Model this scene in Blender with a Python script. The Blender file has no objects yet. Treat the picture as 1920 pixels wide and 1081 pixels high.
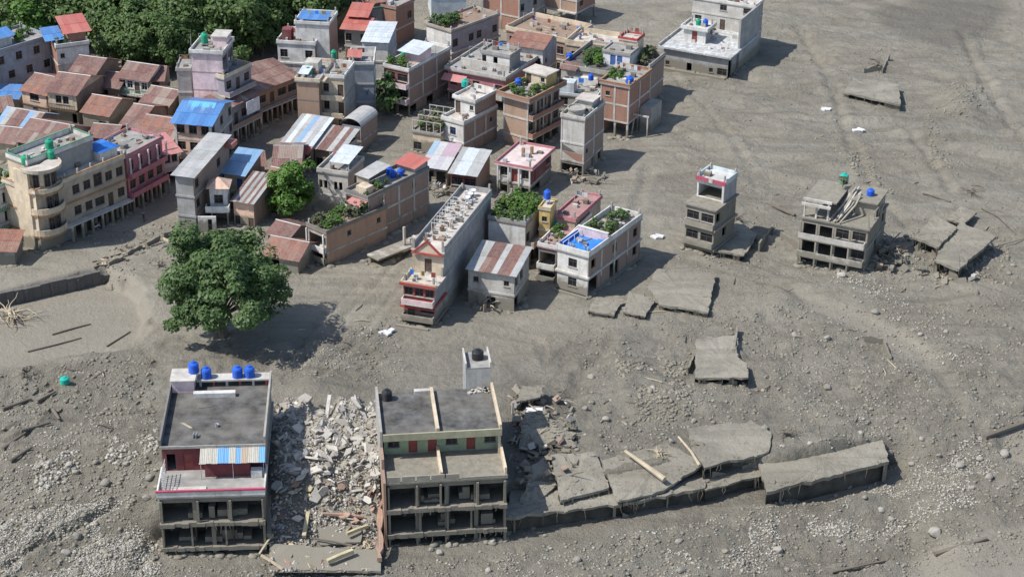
import bpy, bmesh, math, random
import numpy as np
from mathutils import Vector, Matrix

# ------------------------------------------------------------------ camera, sky, sun, exposure
S = bpy.context.scene
COL = S.collection
rad = math.radians
FPX, PITCH, ROLL, CAMH = 3500.0, rad(27), rad(0.5), 116.0
CAM = np.array([0, -CAMH/math.tan(PITCH), CAMH])
FW = np.array([0, math.cos(PITCH), -math.sin(PITCH)])
_u = np.array([0, math.sin(PITCH), math.cos(PITCH)]); _r = np.array([1.0, 0, 0])
RT = _r*math.cos(ROLL) + _u*math.sin(ROLL)
UP = -_r*math.sin(ROLL) + _u*math.cos(ROLL)
cd = bpy.data.cameras.new('camera'); cam = bpy.data.objects.new('camera', cd); COL.objects.link(cam)
cd.sensor_width = 36; cd.lens = 36*FPX/1920; cd.clip_end = 6000; cd.clip_start = 1
cam.matrix_world = Matrix([[RT[0], UP[0], -FW[0], CAM[0]], [RT[1], UP[1], -FW[1], CAM[1]], [RT[2], UP[2], -FW[2], CAM[2]], [0, 0, 0, 1]])
S.camera = cam
SUN_EL, SUN_AZ = rad(53), rad(15)      # the light travels towards +X and a little +Y
sdir = Vector((math.cos(SUN_EL)*math.cos(SUN_AZ), math.cos(SUN_EL)*math.sin(SUN_AZ), -math.sin(SUN_EL)))
W = bpy.data.worlds.new('World'); S.world = W; W.use_nodes = True
nt = W.node_tree; nt.nodes.clear()
sk = nt.nodes.new('ShaderNodeTexSky'); sk.sky_type = 'NISHITA'; sk.sun_disc = False
sk.sun_elevation = SUN_EL; sk.sun_rotation = math.atan2(-sdir.x, -sdir.y); sk.altitude = 800; sk.dust_density = 1.5
bg = nt.nodes.new('ShaderNodeBackground'); bg.inputs[1].default_value = 0.14
wo = nt.nodes.new('ShaderNodeOutputWorld')
nt.links.new(sk.outputs[0], bg.inputs[0]); nt.links.new(bg.outputs[0], wo.inputs[0])
sl = bpy.data.lights.new('sun', 'SUN'); sl.energy = 4.15; sl.angle = rad(0.5); sl.color = (1, 0.965, 0.91)
so = bpy.data.objects.new('sun', sl); COL.objects.link(so); so.rotation_euler = sdir.to_track_quat('-Z', 'Y').to_euler()
S.view_settings.view_transform = 'Standard'; S.view_settings.look = 'None'
S.view_settings.exposure = 0.33; S.view_settings.gamma = 1.0
S.render.engine = 'CYCLES'; S.cycles.max_bounces = 5

def G(u, v, z=0.0):
    """surveyed point: where the sight line of a photo position meets the level z"""
    d = FW + RT*(u-960)/FPX - UP*(v-540.5)/FPX
    t = (z-CAM[2])/d[2]
    return CAM + d*t
rng = random.Random(7)
NR = np.random.RandomState(5)

# ------------------------------------------------------------------ materials
MATS = {}
class NB:
    def __init__(s, name):
        s.m = bpy.data.materials.new(name); s.m.use_nodes = True; s.t = s.m.node_tree; s.n = s.t.nodes; s.n.clear()
        s.o = s.n.new('ShaderNodeOutputMaterial'); s.b = s.n.new('ShaderNodeBsdfPrincipled'); s.l(s.b.outputs[0], s.o.inputs[0])
    def l(s, a, b): s.t.links.new(a, b)
    def put(s, sock, x):
        if hasattr(x, 'links'): s.l(x, sock)
        else: sock.default_value = x
    def co(s, kind='Object', scale=None):
        c = s.n.new('ShaderNodeTexCoord') if kind != 'World' else s.n.new('ShaderNodeNewGeometry')
        o = c.outputs[kind if kind != 'World' else 'Position']
        if scale:
            mp = s.n.new('ShaderNodeMapping'); mp.inputs['Scale'].default_value = scale; s.l(o, mp.inputs[0]); o = mp.outputs[0]
        return o
    def noise(s, vec, sc, det=5, rough=.6, dist=0):
        t = s.n.new('ShaderNodeTexNoise'); s.l(vec, t.inputs['Vector'])
        t.inputs['Scale'].default_value = sc; t.inputs['Detail'].default_value = det; t.inputs['Roughness'].default_value = rough
        t.inputs['Distortion'].default_value = dist
        return t.outputs['Fac']
    def ramp(s, fac, a, b):
        r = s.n.new('ShaderNodeMapRange'); s.l(fac, r.inputs[0]); r.inputs[1].default_value = a; r.inputs[2].default_value = b
        return r.outputs[0]
    def mix(s, f, a, b, mode='MIX'):
        m = s.n.new('ShaderNodeMix'); m.data_type = 'RGBA'; m.blend_type = mode
        s.put(m.inputs[0], f); s.put(m.inputs[6], a if hasattr(a, 'links') else (*a[:3], 1)); s.put(m.inputs[7], b if hasattr(b, 'links') else (*b[:3], 1))
        return m.outputs[2]
    def math(s, op, a, b=0.0):
        m = s.n.new('ShaderNodeMath'); m.operation = op; s.put(m.inputs[0], a); s.put(m.inputs[1], b); return m.outputs[0]
    def rnd(s): return s.n.new('ShaderNodeObjectInfo').outputs['Random']
    def bump(s, h, st, dist=.1):
        b = s.n.new('ShaderNodeBump'); b.inputs['Strength'].default_value = st; b.inputs['Distance'].default_value = dist
        s.l(h, b.inputs['Height']); s.l(b.outputs[0], s.b.inputs['Normal'])
    def fin(s, col, rough=.9, spec=.25, metal=0):
        s.put(s.b.inputs['Base Color'], col if hasattr(col, 'links') else (*col[:3], 1)); s.put(s.b.inputs['Roughness'], rough)
        s.b.inputs['Specular IOR Level'].default_value = spec; s.b.inputs['Metallic'].default_value = metal
        MATS[s.m.name] = s.m; return s.m
MUD = (0.255, 0.232, 0.184)
def sc_(c, k): return tuple(min(1, x*k) for x in c)
def surf(name, col, rough=.9, var=.22, vs=.8, streak=.45, mud=1.9, bump=.35, rand=.0, dirt=(.12, .105, .085)):
    b = NB(name); w = b.co('World'); 
    c = b.mix(b.ramp(b.noise(w, vs, 6), .3, .7), sc_(col, 1-var), sc_(col, 1+var*.45))
    if rand: c = b.mix(b.math('MULTIPLY', b.rnd(), rand), c, sc_(col, .45))
    if streak:
        st = b.noise(b.co('World', (1.6, 1.6, .16)), 1.0, 5, .65)
        c = b.mix(b.math('MULTIPLY', b.ramp(st, .52, .78), streak), c, dirt)
    sp = b.noise(w, 4.5, 4, .7)
    c = b.mix(b.math('MULTIPLY', b.ramp(sp, .55, .75), .35), c, dirt)
    c = b.mix(b.math('MULTIPLY', b.ramp(b.noise(w, .33, 5, .65), .42, .7), .42), c, sc_(MUD, .85))
    if mud:
        sx = b.n.new('ShaderNodeSeparateXYZ'); b.l(w, sx.inputs[0])
        nz = b.math('MULTIPLY', b.noise(w, .9, 4), 2.6)
        k = b.ramp(b.math('SUBTRACT', b.math('ADD', nz, mud-1.2), sx.outputs[2]), -.25, .45)
        c = b.mix(b.math('MULTIPLY', k, .9), c, sc_(MUD, .82))
    if bump: b.bump(b.noise(w, 3.5, 6, .7), bump, .12)
    return b.fin(c, rough)
def brick(name, c1, c2, mortar, mud=.5):
    b = NB(name); o = b.co('Object'); sx = b.n.new('ShaderNodeSeparateXYZ'); b.l(o, sx.inputs[0])
    cx = b.n.new('ShaderNodeCombineXYZ'); b.l(b.math('ADD', sx.outputs[0], sx.outputs[1]), cx.inputs[0]); b.l(sx.outputs[2], cx.inputs[1])
    t = b.n.new('ShaderNodeTexBrick'); b.l(cx.outputs[0], t.inputs['Vector'])
    t.inputs['Color1'].default_value = (*c1, 1); t.inputs['Color2'].default_value = (*c2, 1); t.inputs['Mortar'].default_value = (*mortar, 1)
    t.inputs['Scale'].default_value = 1; t.inputs['Brick Width'].default_value = .3; t.inputs['Row Height'].default_value = .11
    t.inputs['Mortar Size'].default_value = .014; t.inputs['Mortar Smooth'].default_value = .3
    w = b.co('World')
    c = b.mix(b.math('MULTIPLY', b.ramp(b.noise(w, .7, 6), .45, .75), .4), t.outputs['Color'], sc_(mortar, .9))
    c = b.mix(b.math('MULTIPLY', b.ramp(b.noise(b.co('World', (1.3, 1.3, .2)), 1, 5), .5, .8), .4), c, (.11, .09, .075))
    sz = b.n.new('ShaderNodeSeparateXYZ'); b.l(w, sz.inputs[0])
    k = b.ramp(b.math('SUBTRACT', b.math('ADD', b.math('MULTIPLY', b.noise(w, .9, 4), 2.6), mud-1.2), sz.outputs[2]), -.25, .45)
    c = b.mix(b.math('MULTIPLY', k, .9), c, sc_(MUD, .82))
    b.bump(t.outputs['Fac'], -.3, .03)
    return b.fin(c, .9)
def sheet(name, cols, rust=.5, rcol=(.12, .055, .04), rough=.55):
    b = NB(name); o = b.co('Object'); w = b.co('World')
    r = b.n.new('ShaderNodeValToRGB'); r.color_ramp.interpolation = 'CONSTANT'; b.l(b.rnd(), r.inputs[0])
    e = r.color_ramp.elements
    while len(e) < len(cols): e.new(1.0)
    for i, c in enumerate(cols): e[i].position = i/len(cols); e[i].color = (*c, 1)
    c = r.outputs[0]
    c = b.mix(b.math('MULTIPLY', b.ramp(b.noise(w, .75, 6, .7), .42, .68), rust), c, rcol)
    c = b.mix(b.math('MULTIPLY', b.ramp(b.noise(w, 2.6, 5, .7), .45, .72), .5), c, (.28, .25, .21))
    c = b.mix(b.math('MULTIPLY', b.ramp(b.noise(b.co('World', (.9, .9, .9)), .45, 5, .65), .5, .7), .35), c, (.25, .225, .18))
    b.bump(b.noise(w, 2.0, 4), .3, .08)
    return b.fin(c, rough, .35)
def paint(name, col, rough=.5, var=.15, dust=.3, spec=.4):
    b = NB(name); w = b.co('World')
    c = b.mix(b.ramp(b.noise(w, 1.2, 5), .35, .65), sc_(col, 1-var), sc_(col, 1+var))
    c = b.mix(b.math('MULTIPLY', b.ramp(b.noise(w, 3, 5, .7), .48, .72), dust), c, sc_(MUD, .9))
    return b.fin(c, rough, spec)
def leafm(name, c1, c2, c3):
    b = NB(name); o = b.co('World')
    n = b.noise(o, .55, 3); n2 = b.noise(o, 6, 2)
    c = b.mix(b.ramp(n, .35, .65), c1, c2); c = b.mix(b.ramp(n2, .5, .75), c, c3)
    b.b.inputs['Subsurface Weight'].default_value = 0
    m = b.fin(c, .55, .35)
    tr = b.n.new('ShaderNodeBsdfTranslucent'); b.l(c, tr.inputs[0])
    mx = b.n.new('ShaderNodeMixShader'); mx.inputs[0].default_value = .25
    b.l(b.b.outputs[0], mx.inputs[1]); b.l(tr.outputs[0], mx.inputs[2]); b.l(mx.outputs[0], b.o.inputs[0])
    return m

cream = surf('cream plaster', (.68, .56, .41)); white = surf('white plaster', (.72, .70, .66)); pink = surf('rose plaster', (.52, .20, .23))
palepink = surf('pale pink plaster', (.78, .60, .60)); peach = surf('peach plaster', (.76, .52, .39)); greyp = surf('grey cement plaster', (.36, .36, .355))
blueg = surf('blue grey plaster', (.34, .37, .42)); paleblue = surf('pale blue plaster', (.60, .67, .70)); mauve = surf('mauve plaster', (.36, .32, .34))
conc = surf('weathered concrete', (.40, .38, .345), streak=.45); dconc = surf('dark concrete', (.20, .195, .185), streak=.3); lconc = surf('pale concrete', (.56, .53, .48))
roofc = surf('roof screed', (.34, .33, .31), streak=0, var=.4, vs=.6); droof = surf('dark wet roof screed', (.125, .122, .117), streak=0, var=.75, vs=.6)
wroof = surf('bleached roof screed', (.56, .51, .45), streak=0, var=.3); proof = surf('pink oxide roof', (.38, .225, .21), streak=0)
mudw = surf('mud caked wall', (.228, .208, .166), mud=2.5, streak=.3, bump=.6); muds = surf('mud caked slab', (.27, .248, .20), streak=0, mud=1, bump=1.0, var=.3, vs=1.4)
shadew = surf('painted shade wall', (.06, .055, .047), mud=0, streak=.3, bump=.5)  # near-black base colour paints deep shade under slabs and behind open fronts
mudl = surf('dried mud plaster', (.335, .307, .248), mud=1.5, bump=.4)
green = surf('faded green plaster', (.33, .40, .25)); maroon = surf('maroon plaster', (.20, .055, .06)); redt = surf('red painted trim', (.42, .07, .06), streak=.2)
yellow = surf('yellow plaster', (.62, .44, .17)); gtrim = surf('green painted trim', (.10, .28, .17)); orange = surf('orange painted band', (.40, .235, .12))
magenta = surf('magenta painted trim', (.50, .06, .13), streak=.15); brown = surf('brown plaster', (.30, .21, .155)); tan = surf('tan plaster', (.46, .38, .29))
redbr = brick('red brick', (.37, .165, .112), (.29, .13, .092), (.35, .27, .215)); tanbr = brick('tan brick', (.42, .265, .18), (.35, .215, .148), (.41, .33, .265))
greybr = brick('dusty brick', (.33, .225, .175), (.27, .18, .14), (.35, .29, .245)); stone = brick('dark stone', (.16, .15, .135), (.12, .115, .105), (.09, .085, .08), mud=-9)
rust = sheet('rusty sheet', [(.20, .10, .082), (.165, .088, .075), (.23, .12, .09), (.185, .11, .095), (.155, .075, .065), (.26, .165, .135), (.205, .10, .08), (.18, .095, .08)])
rusto = sheet('orange rusty sheet', [(.29, .125, .08), (.25, .11, .08), (.22, .105, .08), (.27, .14, .10)])
mixed = sheet('patched sheet', [(.21, .10, .085), (.30, .26, .22), (.18, .09, .078), (.27, .20, .165), (.23, .12, .10)], .35)
zinc = sheet('zinc sheet', [(.42, .43, .42), (.37, .38, .375), (.47, .465, .45)], .35, (.22, .19, .16), .45)
bluesh = sheet('blue sheet', [(.06, .21, .50), (.07, .24, .54), (.05, .18, .45)], .1, (.2, .25, .35), .4)
lbluesh = sheet('light blue sheet', [(.12, .46, .70), (.10, .42, .66)], .08, (.3, .4, .45), .4)
steelb = sheet('pale blue sheet', [(.20, .36, .55), (.24, .40, .58), (.17, .33, .52)], .15, (.3, .32, .35), .45)
redsh = sheet('red sheet', [(.46, .12, .095), (.42, .105, .085), (.49, .15, .115)], .2, (.35, .12, .1), .45)
pinksh = sheet('pink faded sheet', [(.52, .20, .19), (.48, .19, .18)], .15, (.4, .28, .25), .5)
whitesh = sheet('white sheet', [(.62, .66, .68), (.56, .61, .64)], .15, (.45, .45, .43), .4)
tarp = sheet('printed tarpaulin', [(.46, .44, .48), (.30, .44, .56), (.46, .33, .39), (.52, .52, .52)], .1, (.5, .48, .45), .5)
stripe = sheet('striped awning sheet', [(.10, .33, .60), (.10, .33, .60), (.42, .40, .34), (.40, .30, .22), (.12, .37, .64)], .12, (.4, .38, .33), .5)
glass = paint('dark window glass', (.018, .021, .025), .2, .3, .1, .3); wood = paint('dark wood', (.09, .06, .045), .7); lwood = surf('bleached wood', (.50, .42, .30), streak=.2, mud=0)
dwood = surf('wet driftwood', (.17, .145, .115), streak=.2, mud=0); frw = paint('white frame', (.6, .58, .54), .6); frd = paint('dark frame', (.10, .08, .07), .6)
frb = paint('blue frame', (.05, .12, .33), .6); shut = paint('grey shutter', (.22, .23, .24), .5); reddoor = paint('red door', (.24, .05, .045), .6)
tblue = paint('blue tank plastic', (.015, .10, .52), .35, .1, .12); tgreen = paint('green tank plastic', (.01, .28, .15), .35, .1, .12); tteal = paint('sea green tank plastic', (.02, .38, .30), .35, .1, .1)
tblack = paint('black tank plastic', (.02, .021, .023), .4, .1, .2); steel = paint('dull steel', (.42, .42, .42), .4, .1, .2); bluetarp = paint('blue tarpaulin', (.03, .17, .55), .45, .25, .1)
blueroom = paint('blue deck paint', (.03, .20, .62), .45, .2, .15); vivid = paint('sign white', (.72, .72, .74), .5)
rub1 = surf('pale rubble', (.64, .60, .53), streak=0, mud=0, rand=.85); rub2 = surf('yellow broken plaster', (.58, .50, .31), streak=0, mud=0, rand=.35); rub3 = surf('broken brickwork', (.46, .30, .22), streak=0, mud=0, rand=.5)
rockm = surf('river rock', (.40, .372, .32), streak=0, mud=0, rand=.75, bump=.5)
leafA = leafm('mango leaves', (.05, .10, .03), (.10, .17, .052), (.17, .235, .085)); leafB = leafm('forest leaves', (.055, .105, .028), (.105, .17, .048), (.165, .225, .07))
leafC = leafm('bright leaves', (.07, .16, .025), (.10, .20, .03), (.14, .24, .05)); leafD = leafm('garden leaves', (.09, .16, .035), (.15, .22, .06), (.06, .12, .03)); bark = surf('bark', (.13, .105, .08), streak=.2, mud=.3)
leafE = leafm('dusty creeper leaves', (.13, .145, .075), (.20, .205, .12), (.09, .105, .05))

# ------------------------------------------------------------------ mesh helpers
class MB:
    def __init__(s): s.v = []; s.f = []
    def quad(s, *p):
        n = len(s.v); s.v += [tuple(x) for x in p]; s.f.append(tuple(range(n, n+len(p)))); return s
    def box(s, x0, y0, z0, x1, y1, z1, M=None):
        n = len(s.v); p = [(x0, y0, z0), (x1, y0, z0), (x1, y1, z0), (x0, y1, z0), (x0, y0, z1), (x1, y0, z1), (x1, y1, z1), (x0, y1, z1)]
        if M is not None: p = [tuple(M @ Vector(q)) for q in p]
        s.v += p; s.f += [tuple(n+i for i in q) for q in ((0, 3, 2, 1), (4, 5, 6, 7), (0, 1, 5, 4), (1, 2, 6, 5), (2, 3, 7, 6), (3, 0, 4, 7))]; return s
    def ring(s, prof, cx=0, cy=0, n=14, cap=True):
        b = len(s.v)
        for r, z in prof:
            for i in range(n): a = 2*math.pi*i/n; s.v.append((cx+r*math.cos(a), cy+r*math.sin(a), z))
        for k in range(len(prof)-1):
            for i in range(n): j = (i+1) % n; s.f.append((b+k*n+i, b+k*n+j, b+(k+1)*n+j, b+(k+1)*n+i))
        if cap: s.f.append(tuple(b+(len(prof)-1)*n+i for i in range(n))); s.f.append(tuple(b+i for i in reversed(range(n))))
        return s
    def tube(s, pts, rs, n=6):
        b = len(s.v); pts = [Vector(p) for p in pts]
        for k, p in enumerate(pts):
            d = (pts[min(k+1, len(pts)-1)]-pts[max(k-1, 0)]).normalized(); q = d.orthogonal().normalized(); t = d.cross(q)
            for i in range(n):
                a = 2*math.pi*i/n; s.v.append(tuple(p+(q*math.cos(a)+t*math.sin(a))*rs[k]))
        for k in range(len(pts)-1):
            for i in range(n): j = (i+1) % n; s.f.append((b+k*n+i, b+k*n+j, b+(k+1)*n+j, b+(k+1)*n+i))
        s.f.append(tuple(b+i for i in reversed(range(n)))); s.f.append(tuple(b+(len(pts)-1)*n+i for i in range(n))); return s
    def mesh(s, name, mat):
        m = bpy.data.meshes.new(name); m.from_pydata(s.v, [], s.f); m.update()
        if mat: m.materials.append(mat)
        return m
    def build(s, name, mat, parent=None, loc=None, rz=0):
        o = bpy.data.objects.new(name, s.mesh(name, mat)); COL.objects.link(o)
        if parent: o.parent = parent
        if loc is not None: o.location = loc
        if rz: o.rotation_euler.z = rz
        return o
def link(name, mesh, parent=None, M=None):
    o = bpy.data.objects.new(name, mesh); COL.objects.link(o)
    if parent: o.parent = parent
    if M is not None: o.matrix_local = M
    return o
def tag(o, label, cat, group=None, kind=None):
    o['label'] = label; o['category'] = cat
    if group: o['group'] = group
    if kind: o['kind'] = kind
    return o
def empty(name, loc, rz=0):
    e = bpy.data.objects.new(name, None); COL.objects.link(e); e.location = loc; e.rotation_euler.z = rz; e.empty_display_size = .5; return e
def npmesh(name, V, Fq, mat, smooth=False):
    m = bpy.data.meshes.new(name); nv, nf, k = len(V), len(Fq), Fq.shape[1]
    m.vertices.add(nv); m.vertices.foreach_set('co', np.asarray(V, np.float32).ravel())
    m.loops.add(nf*k); m.loops.foreach_set('vertex_index', np.asarray(Fq, np.int32).ravel())
    m.polygons.add(nf); m.polygons.foreach_set('loop_start', np.arange(0, nf*k, k, dtype=np.int32)); m.polygons.foreach_set('loop_total', np.full(nf, k, np.int32))
    if smooth: m.polygons.foreach_set('use_smooth', np.ones(nf, bool))
    m.update(); m.validate()
    if mat: m.materials.append(mat)
    return m

# ------------------------------------------------------------------ noise for the terrain
def vnoise(x, y, seed):
    xi = np.floor(x).astype(np.int64); yi = np.floor(y).astype(np.int64); xf = x-xi; yf = y-yi
    def h(a, b):
        n = (a*374761393 + b*668265263 + seed*974634777) & 0xffffffff
        n = ((n ^ (n >> 13))*1274126177) & 0xffffffff
        return ((n ^ (n >> 16)) & 0xffff)/65535.0
    u = xf*xf*(3-2*xf); v = yf*yf*(3-2*yf)
    return (h(xi, yi)*(1-u)+h(xi+1, yi)*u)*(1-v)+(h(xi, yi+1)*(1-u)+h(xi+1, yi+1)*u)*v
def fbm(x, y, sc, oct=4, seed=0, ridge=False, gain=.5):
    t = 0; a = 1; n = 0
    for i in range(oct):
        q = vnoise(x/sc*2**i+17*i, y/sc*2**i-31*i, seed+i)
        if ridge: q = 1-np.abs(2*q-1)
        t = t+a*q; n += a; a *= gain
    return t/n
def sstep(a, b, x):
    t = np.clip((x-a)/(b-a), 0, 1); return t*t*(3-2*t)
def poly_mask(x, y, pts, soft, z=0):
    """soft mask of a polygon given by surveyed photo positions"""
    P = [G(*p, z)[:2] for p in pts]; ins = np.zeros(x.shape, bool); dm = np.full(x.shape, 1e9)
    for i in range(len(P)):
        x0, y0 = P[i]; x1, y1 = P[(i+1) % len(P)]
        c = ((y0 > y) != (y1 > y)); xx = (x1-x0)*(y-y0)/((y1-y0) if abs(y1-y0) > 1e-9 else 1e-9)+x0; ins ^= c & (x < xx)
        t = np.clip(((x-x0)*(x1-x0)+(y-y0)*(y1-y0))/((x1-x0)**2+(y1-y0)**2), 0, 1); dm = np.minimum(dm, np.hypot(x-x0-t*(x1-x0), y-y0-t*(y1-y0)))
    return sstep(-soft, soft, np.where(ins, dm, -dm))
ZF = -3.5
LINE = np.array([G(u, v, ZF)[:2] for u, v in ((-300, 1060), (0, 1052), (311, 1046), (490, 1030), (726, 1034), (952, 1006), (1164, 990), (1320, 958), (1500, 925), (1667, 886), (1845, 850), (2100, 800))])
LINE = np.array([LINE[0]-[400, 0]]+list(LINE)+[LINE[-1]+[400, 150]])
PONDS = [([(-60, 560), (0, 546), (198, 501), (235, 522), (268, 562), (285, 600), (250, 645), (120, 668), (40, 690), (-150, 700), (-150, 590)], 1.0),
         ([(1480, 540), (1590, 570), (1700, 620), (1760, 670), (1740, 700), (1640, 640), (1500, 575)], 2.0), ([(1880, 830), (1990, 790), (1990, 905), (1890, 890), (1868, 860)], 1.0),
         ([(1700, 1050), (1850, 1010), (1990, 1000), (1990, 1120), (1650, 1120)], 1.5), ([(1495, 900), (1650, 895), (1640, 925), (1560, 945), (1490, 950)], .8)]
def height(x, y):
    yl = np.interp(x, LINE[:, 0], LINE[:, 1]); s = yl-y
    xl = G(300, 1000, ZF)[0]; xr = G(1667, 880, ZF)[0]
    wl = sstep(xl+.5, xl-2.5, x); wr = sstep(xr-.5, xr+5, x)
    sb = 3.0*sstep(G(1330, 900, -1)[0], G(1470, 890, -1)[0], x)
    drop = ZF*sstep(-5.6+sb-wl*12.2-wr*1.5, -4.7+sb+wl*9.9+wr*7, s+.3-wl*2); drop = drop*(1-wr*.45)
    pit = poly_mask(x, y, [(498, 930), (722, 930), (722, 1090), (490, 1090)], .8, -2); drop = drop*(1-pit)+ZF*pit
    z = drop + (fbm(x, y, 26, 3, 3)-.5)*.9 + (fbm(x, y, 9, 2, 23)-.5)*.9*sstep(-5, 12, x)
    town = poly_mask(x, y, [(-300, 560), (0, 520), (330, 430), (560, 560), (760, 640), (1060, 600), (1290, 340), (1230, 100), (900, -60), (-300, -60)], 5)
    rocky = np.maximum(poly_mask(x, y, [(-300, 690), (180, 690), (320, 640), (700, 640), (760, 720), (500, 760), (300, 760), (300, 1100), (-300, 1200)], 3, -1.5),
            np.maximum(poly_mask(x, y, [(1080, 640), (1250, 600), (1500, 580), (1700, 680), (2050, 560), (2050, 820), (1660, 880), (1450, 800), (1130, 860), (1000, 760)], 4),
            poly_mask(x, y, [(300, 1070), (760, 1050), (1200, 1000), (1667, 905), (2000, 840), (2100, 1200), (300, 1300)], 2.5, ZF)))
    z += (fbm(x, y, 4.5, 5, 11, gain=.62)-.5)*(.5+.85*rocky)*(1-.72*town)
    z += (fbm(x, y, 1.7, 3, 41, gain=.7)-.5)*(.2+.75*rocky)*(1-.8*town)
    # flow lines towards the right background
    c, sn = math.cos(rad(-32)), math.sin(rad(-32)); p = x*c+y*sn; q = -x*sn+y*c
    fr = poly_mask(x, y, [(1200, 0), (2100, -80), (2100, 560), (1480, 560), (1150, 480), (1230, 250)], 6)
    wq = q+5*(fbm(x, y, 30, 2, 61)-.5)+2*(fbm(x, y, 9, 2, 62)-.5)
    z += (fbm(p/4, wq, 3.4, 4, 71)-.5)*2.0*fr*(1-.5*town)*(.3+1.4*fbm(x, y, 18, 2, 63))
    cl, sl_ = math.cos(rad(42)), math.sin(rad(42)); p2 = x*cl+y*sl_; q2 = -x*sl_+y*cl
    fl = poly_mask(x, y, [(500, 720), (620, 560), (760, 430), (840, 360), (900, 420), (780, 640), (700, 720)], 4)
    z += (fbm(p2/8, q2, 1.8, 4, 91, ridge=True)-.5)*.3*fl
    for (u, v, rx, ry, hh, zz) in ((1800, 195, 4.6, 8.0, 2.3, 0), (1440, 60, 8, 9, .9, 0), (1600, 300, 9, 9, .8, 0), (1750, 300, 7, 10, .9, 0), (1480, 250, 6, 9, .7, 0), (1190, 735, 6, 7, 1.0, 0), (1330, 775, 9, 6, .7, 0), (1180, 880, 9, 6, .5, 0), (640, 690, 7, 6, .5, 0), (1540, 830, 8, 6, .9, 0),
                               (240, 870, 7, 4, .8, -2), (80, 930, 6, 3, .7, -3), (1400, 1000, 8, 4, .5, ZF), (880, 620, 6, 4, .35, 0), (1580, 940, 9, 3.5, 1.1, ZF), (1430, 965, 6, 3, .6, ZF), (1270, 250, 8, 8, .4, 0), (600, 740, 6, 5, 1.0, 0)):
        c_ = G(u, v, zz); d = ((x-c_[0])/rx)**2+((y-c_[1])/ry)**2; z += hh*np.exp(-d*1.6)*(.7+.6*fbm(x, y, 2.5, 3, 5))
    ll = poly_mask(x, y, [(-300, 690), (320, 660), (310, 1100), (-300, 1200)], 4, -2); c3, s3 = math.cos(rad(33)), math.sin(rad(33)); p3, q3 = x*c3+y*s3, -x*s3+y*c3
    z += (fbm(p3/5, q3+1.5*(fbm(x, y, 8, 2, 33)-.5), 2.0, 4, 35)-.5)*.9*ll
    for pts, dp, wd, zz in (([(0, 1068), (60, 1036), (150, 1006), (215, 976), (300, 972)], .7, .5, -3), ([(0, 838), (45, 818), (95, 798)], .5, .4, -1.5), ([(20, 862), (60, 842)], .5, .4, -2), ([(60, 760), (100, 740)], .4, .4, -1), ([(430, 690), (300, 704), (180, 700), (60, 712)], .35, .45, -.5),
                            ([(1190, 490), (1225, 470), (1300, 560)], .25, .4, 0), ([(1010, 640), (1025, 690), (1080, 640)], .2, .3, 0), ([(1560, 1075), (1660, 1050), (1760, 1040)], .5, .5, ZF), ([(1690, 720), (1720, 690)], .3, .4, 0), ([(1250, 130), (1320, 200), (1400, 300), (1420, 360)], .2, .6, 0), ([(760, 640), (700, 665), (650, 690), (600, 712)], .3, .5, 0), ([(640, 660), (690, 640), (720, 615)], .3, .4, 0), ([(1500, 60), (1560, 160), (1590, 260), (1640, 360), (1700, 420)], .35, .8, 0), ([(1700, 240), (1740, 300), (1785, 360)], .4, .7, 0), ([(1480, 545), (1600, 590), (1720, 650), (1800, 760)], .35, .9, 0), ([(1140, 490), (1190, 400), (1215, 320)], .25, .7, 0),
                            ([(560, 700), (640, 600), (720, 520), (800, 430)], .25, .6, 0), ([(600, 720), (690, 610), (770, 520)], .22, .5, 0), ([(525, 700), (605, 600), (680, 525)], .22, .5, 0), ([(800, 650), (900, 620), (1000, 640)], .25, .6, 0), ([(1150, 640), (1090, 700), (1060, 780)], .3, .6, 0), ([(1290, 480), (1400, 520), (1500, 545)], .25, .6, 0), ([(1340, 130), (1480, 170), (1580, 160), (1720, 200)], .3, .8, 0), ([(1280, 300), (1400, 330), (1500, 340)], .25, .7, 0), ([(1800, 60), (1860, 180), (1920, 260)], .35, .9, 0)):
        Q = [G(*q, zz)[:2] for q in pts]; dm = np.full(x.shape, 1e9)
        for (x0, y0), (x1, y1) in zip(Q[:-1], Q[1:]):
            t = np.clip(((x-x0)*(x1-x0)+(y-y0)*(y1-y0))/((x1-x0)**2+(y1-y0)**2), 0, 1); dm = np.minimum(dm, np.hypot(x-x0-t*(x1-x0), y-y0-t*(y1-y0)))
        dm = dm+.5*(fbm(x, y, 1.2, 2, 55)-.5)+1.6*(fbm(x, y, 7, 2, 56)-.5); z -= dp*np.exp(-(dm/wd)**2); z += dp*.4*np.exp(-((dm-wd*2)/wd)**2)*(.2+1.6*fbm(x, y, 6, 2, 57))
    wx, wy = 3.5*(fbm(x, y, 3.5, 3, 81)-.5)*sstep(-60, -54, x), 3.5*(fbm(x, y, 3.5, 3, 82)-.5)*sstep(-64, -56, x+.0*y)
    pond0 = poly_mask(x+wx, y+wy, PONDS[0][0], .6); z = z*(1-pond0)+(-1.9)*pond0
    for pl, sf in PONDS[1:2]: m = poly_mask(x, y, pl, sf); z = z*(1-m*.8)-.25*m
    for pl, sf in PONDS[2:]:
        m = poly_mask(x, y, pl, sf, ZF); z = z*(1-m)+(drop-.1)*m
    return z
XS = np.concatenate([-np.geomspace(1500, 130, 14), np.arange(-120, 120.01, .38), np.geomspace(130, 1500, 14)])
YS = np.concatenate([-np.geomspace(1200, 95, 12), np.arange(-86, 150.01, .42), np.geomspace(158, 2500, 16)])
GX, GY = np.meshgrid(XS, YS); GZ = height(GX, GY)
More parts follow.
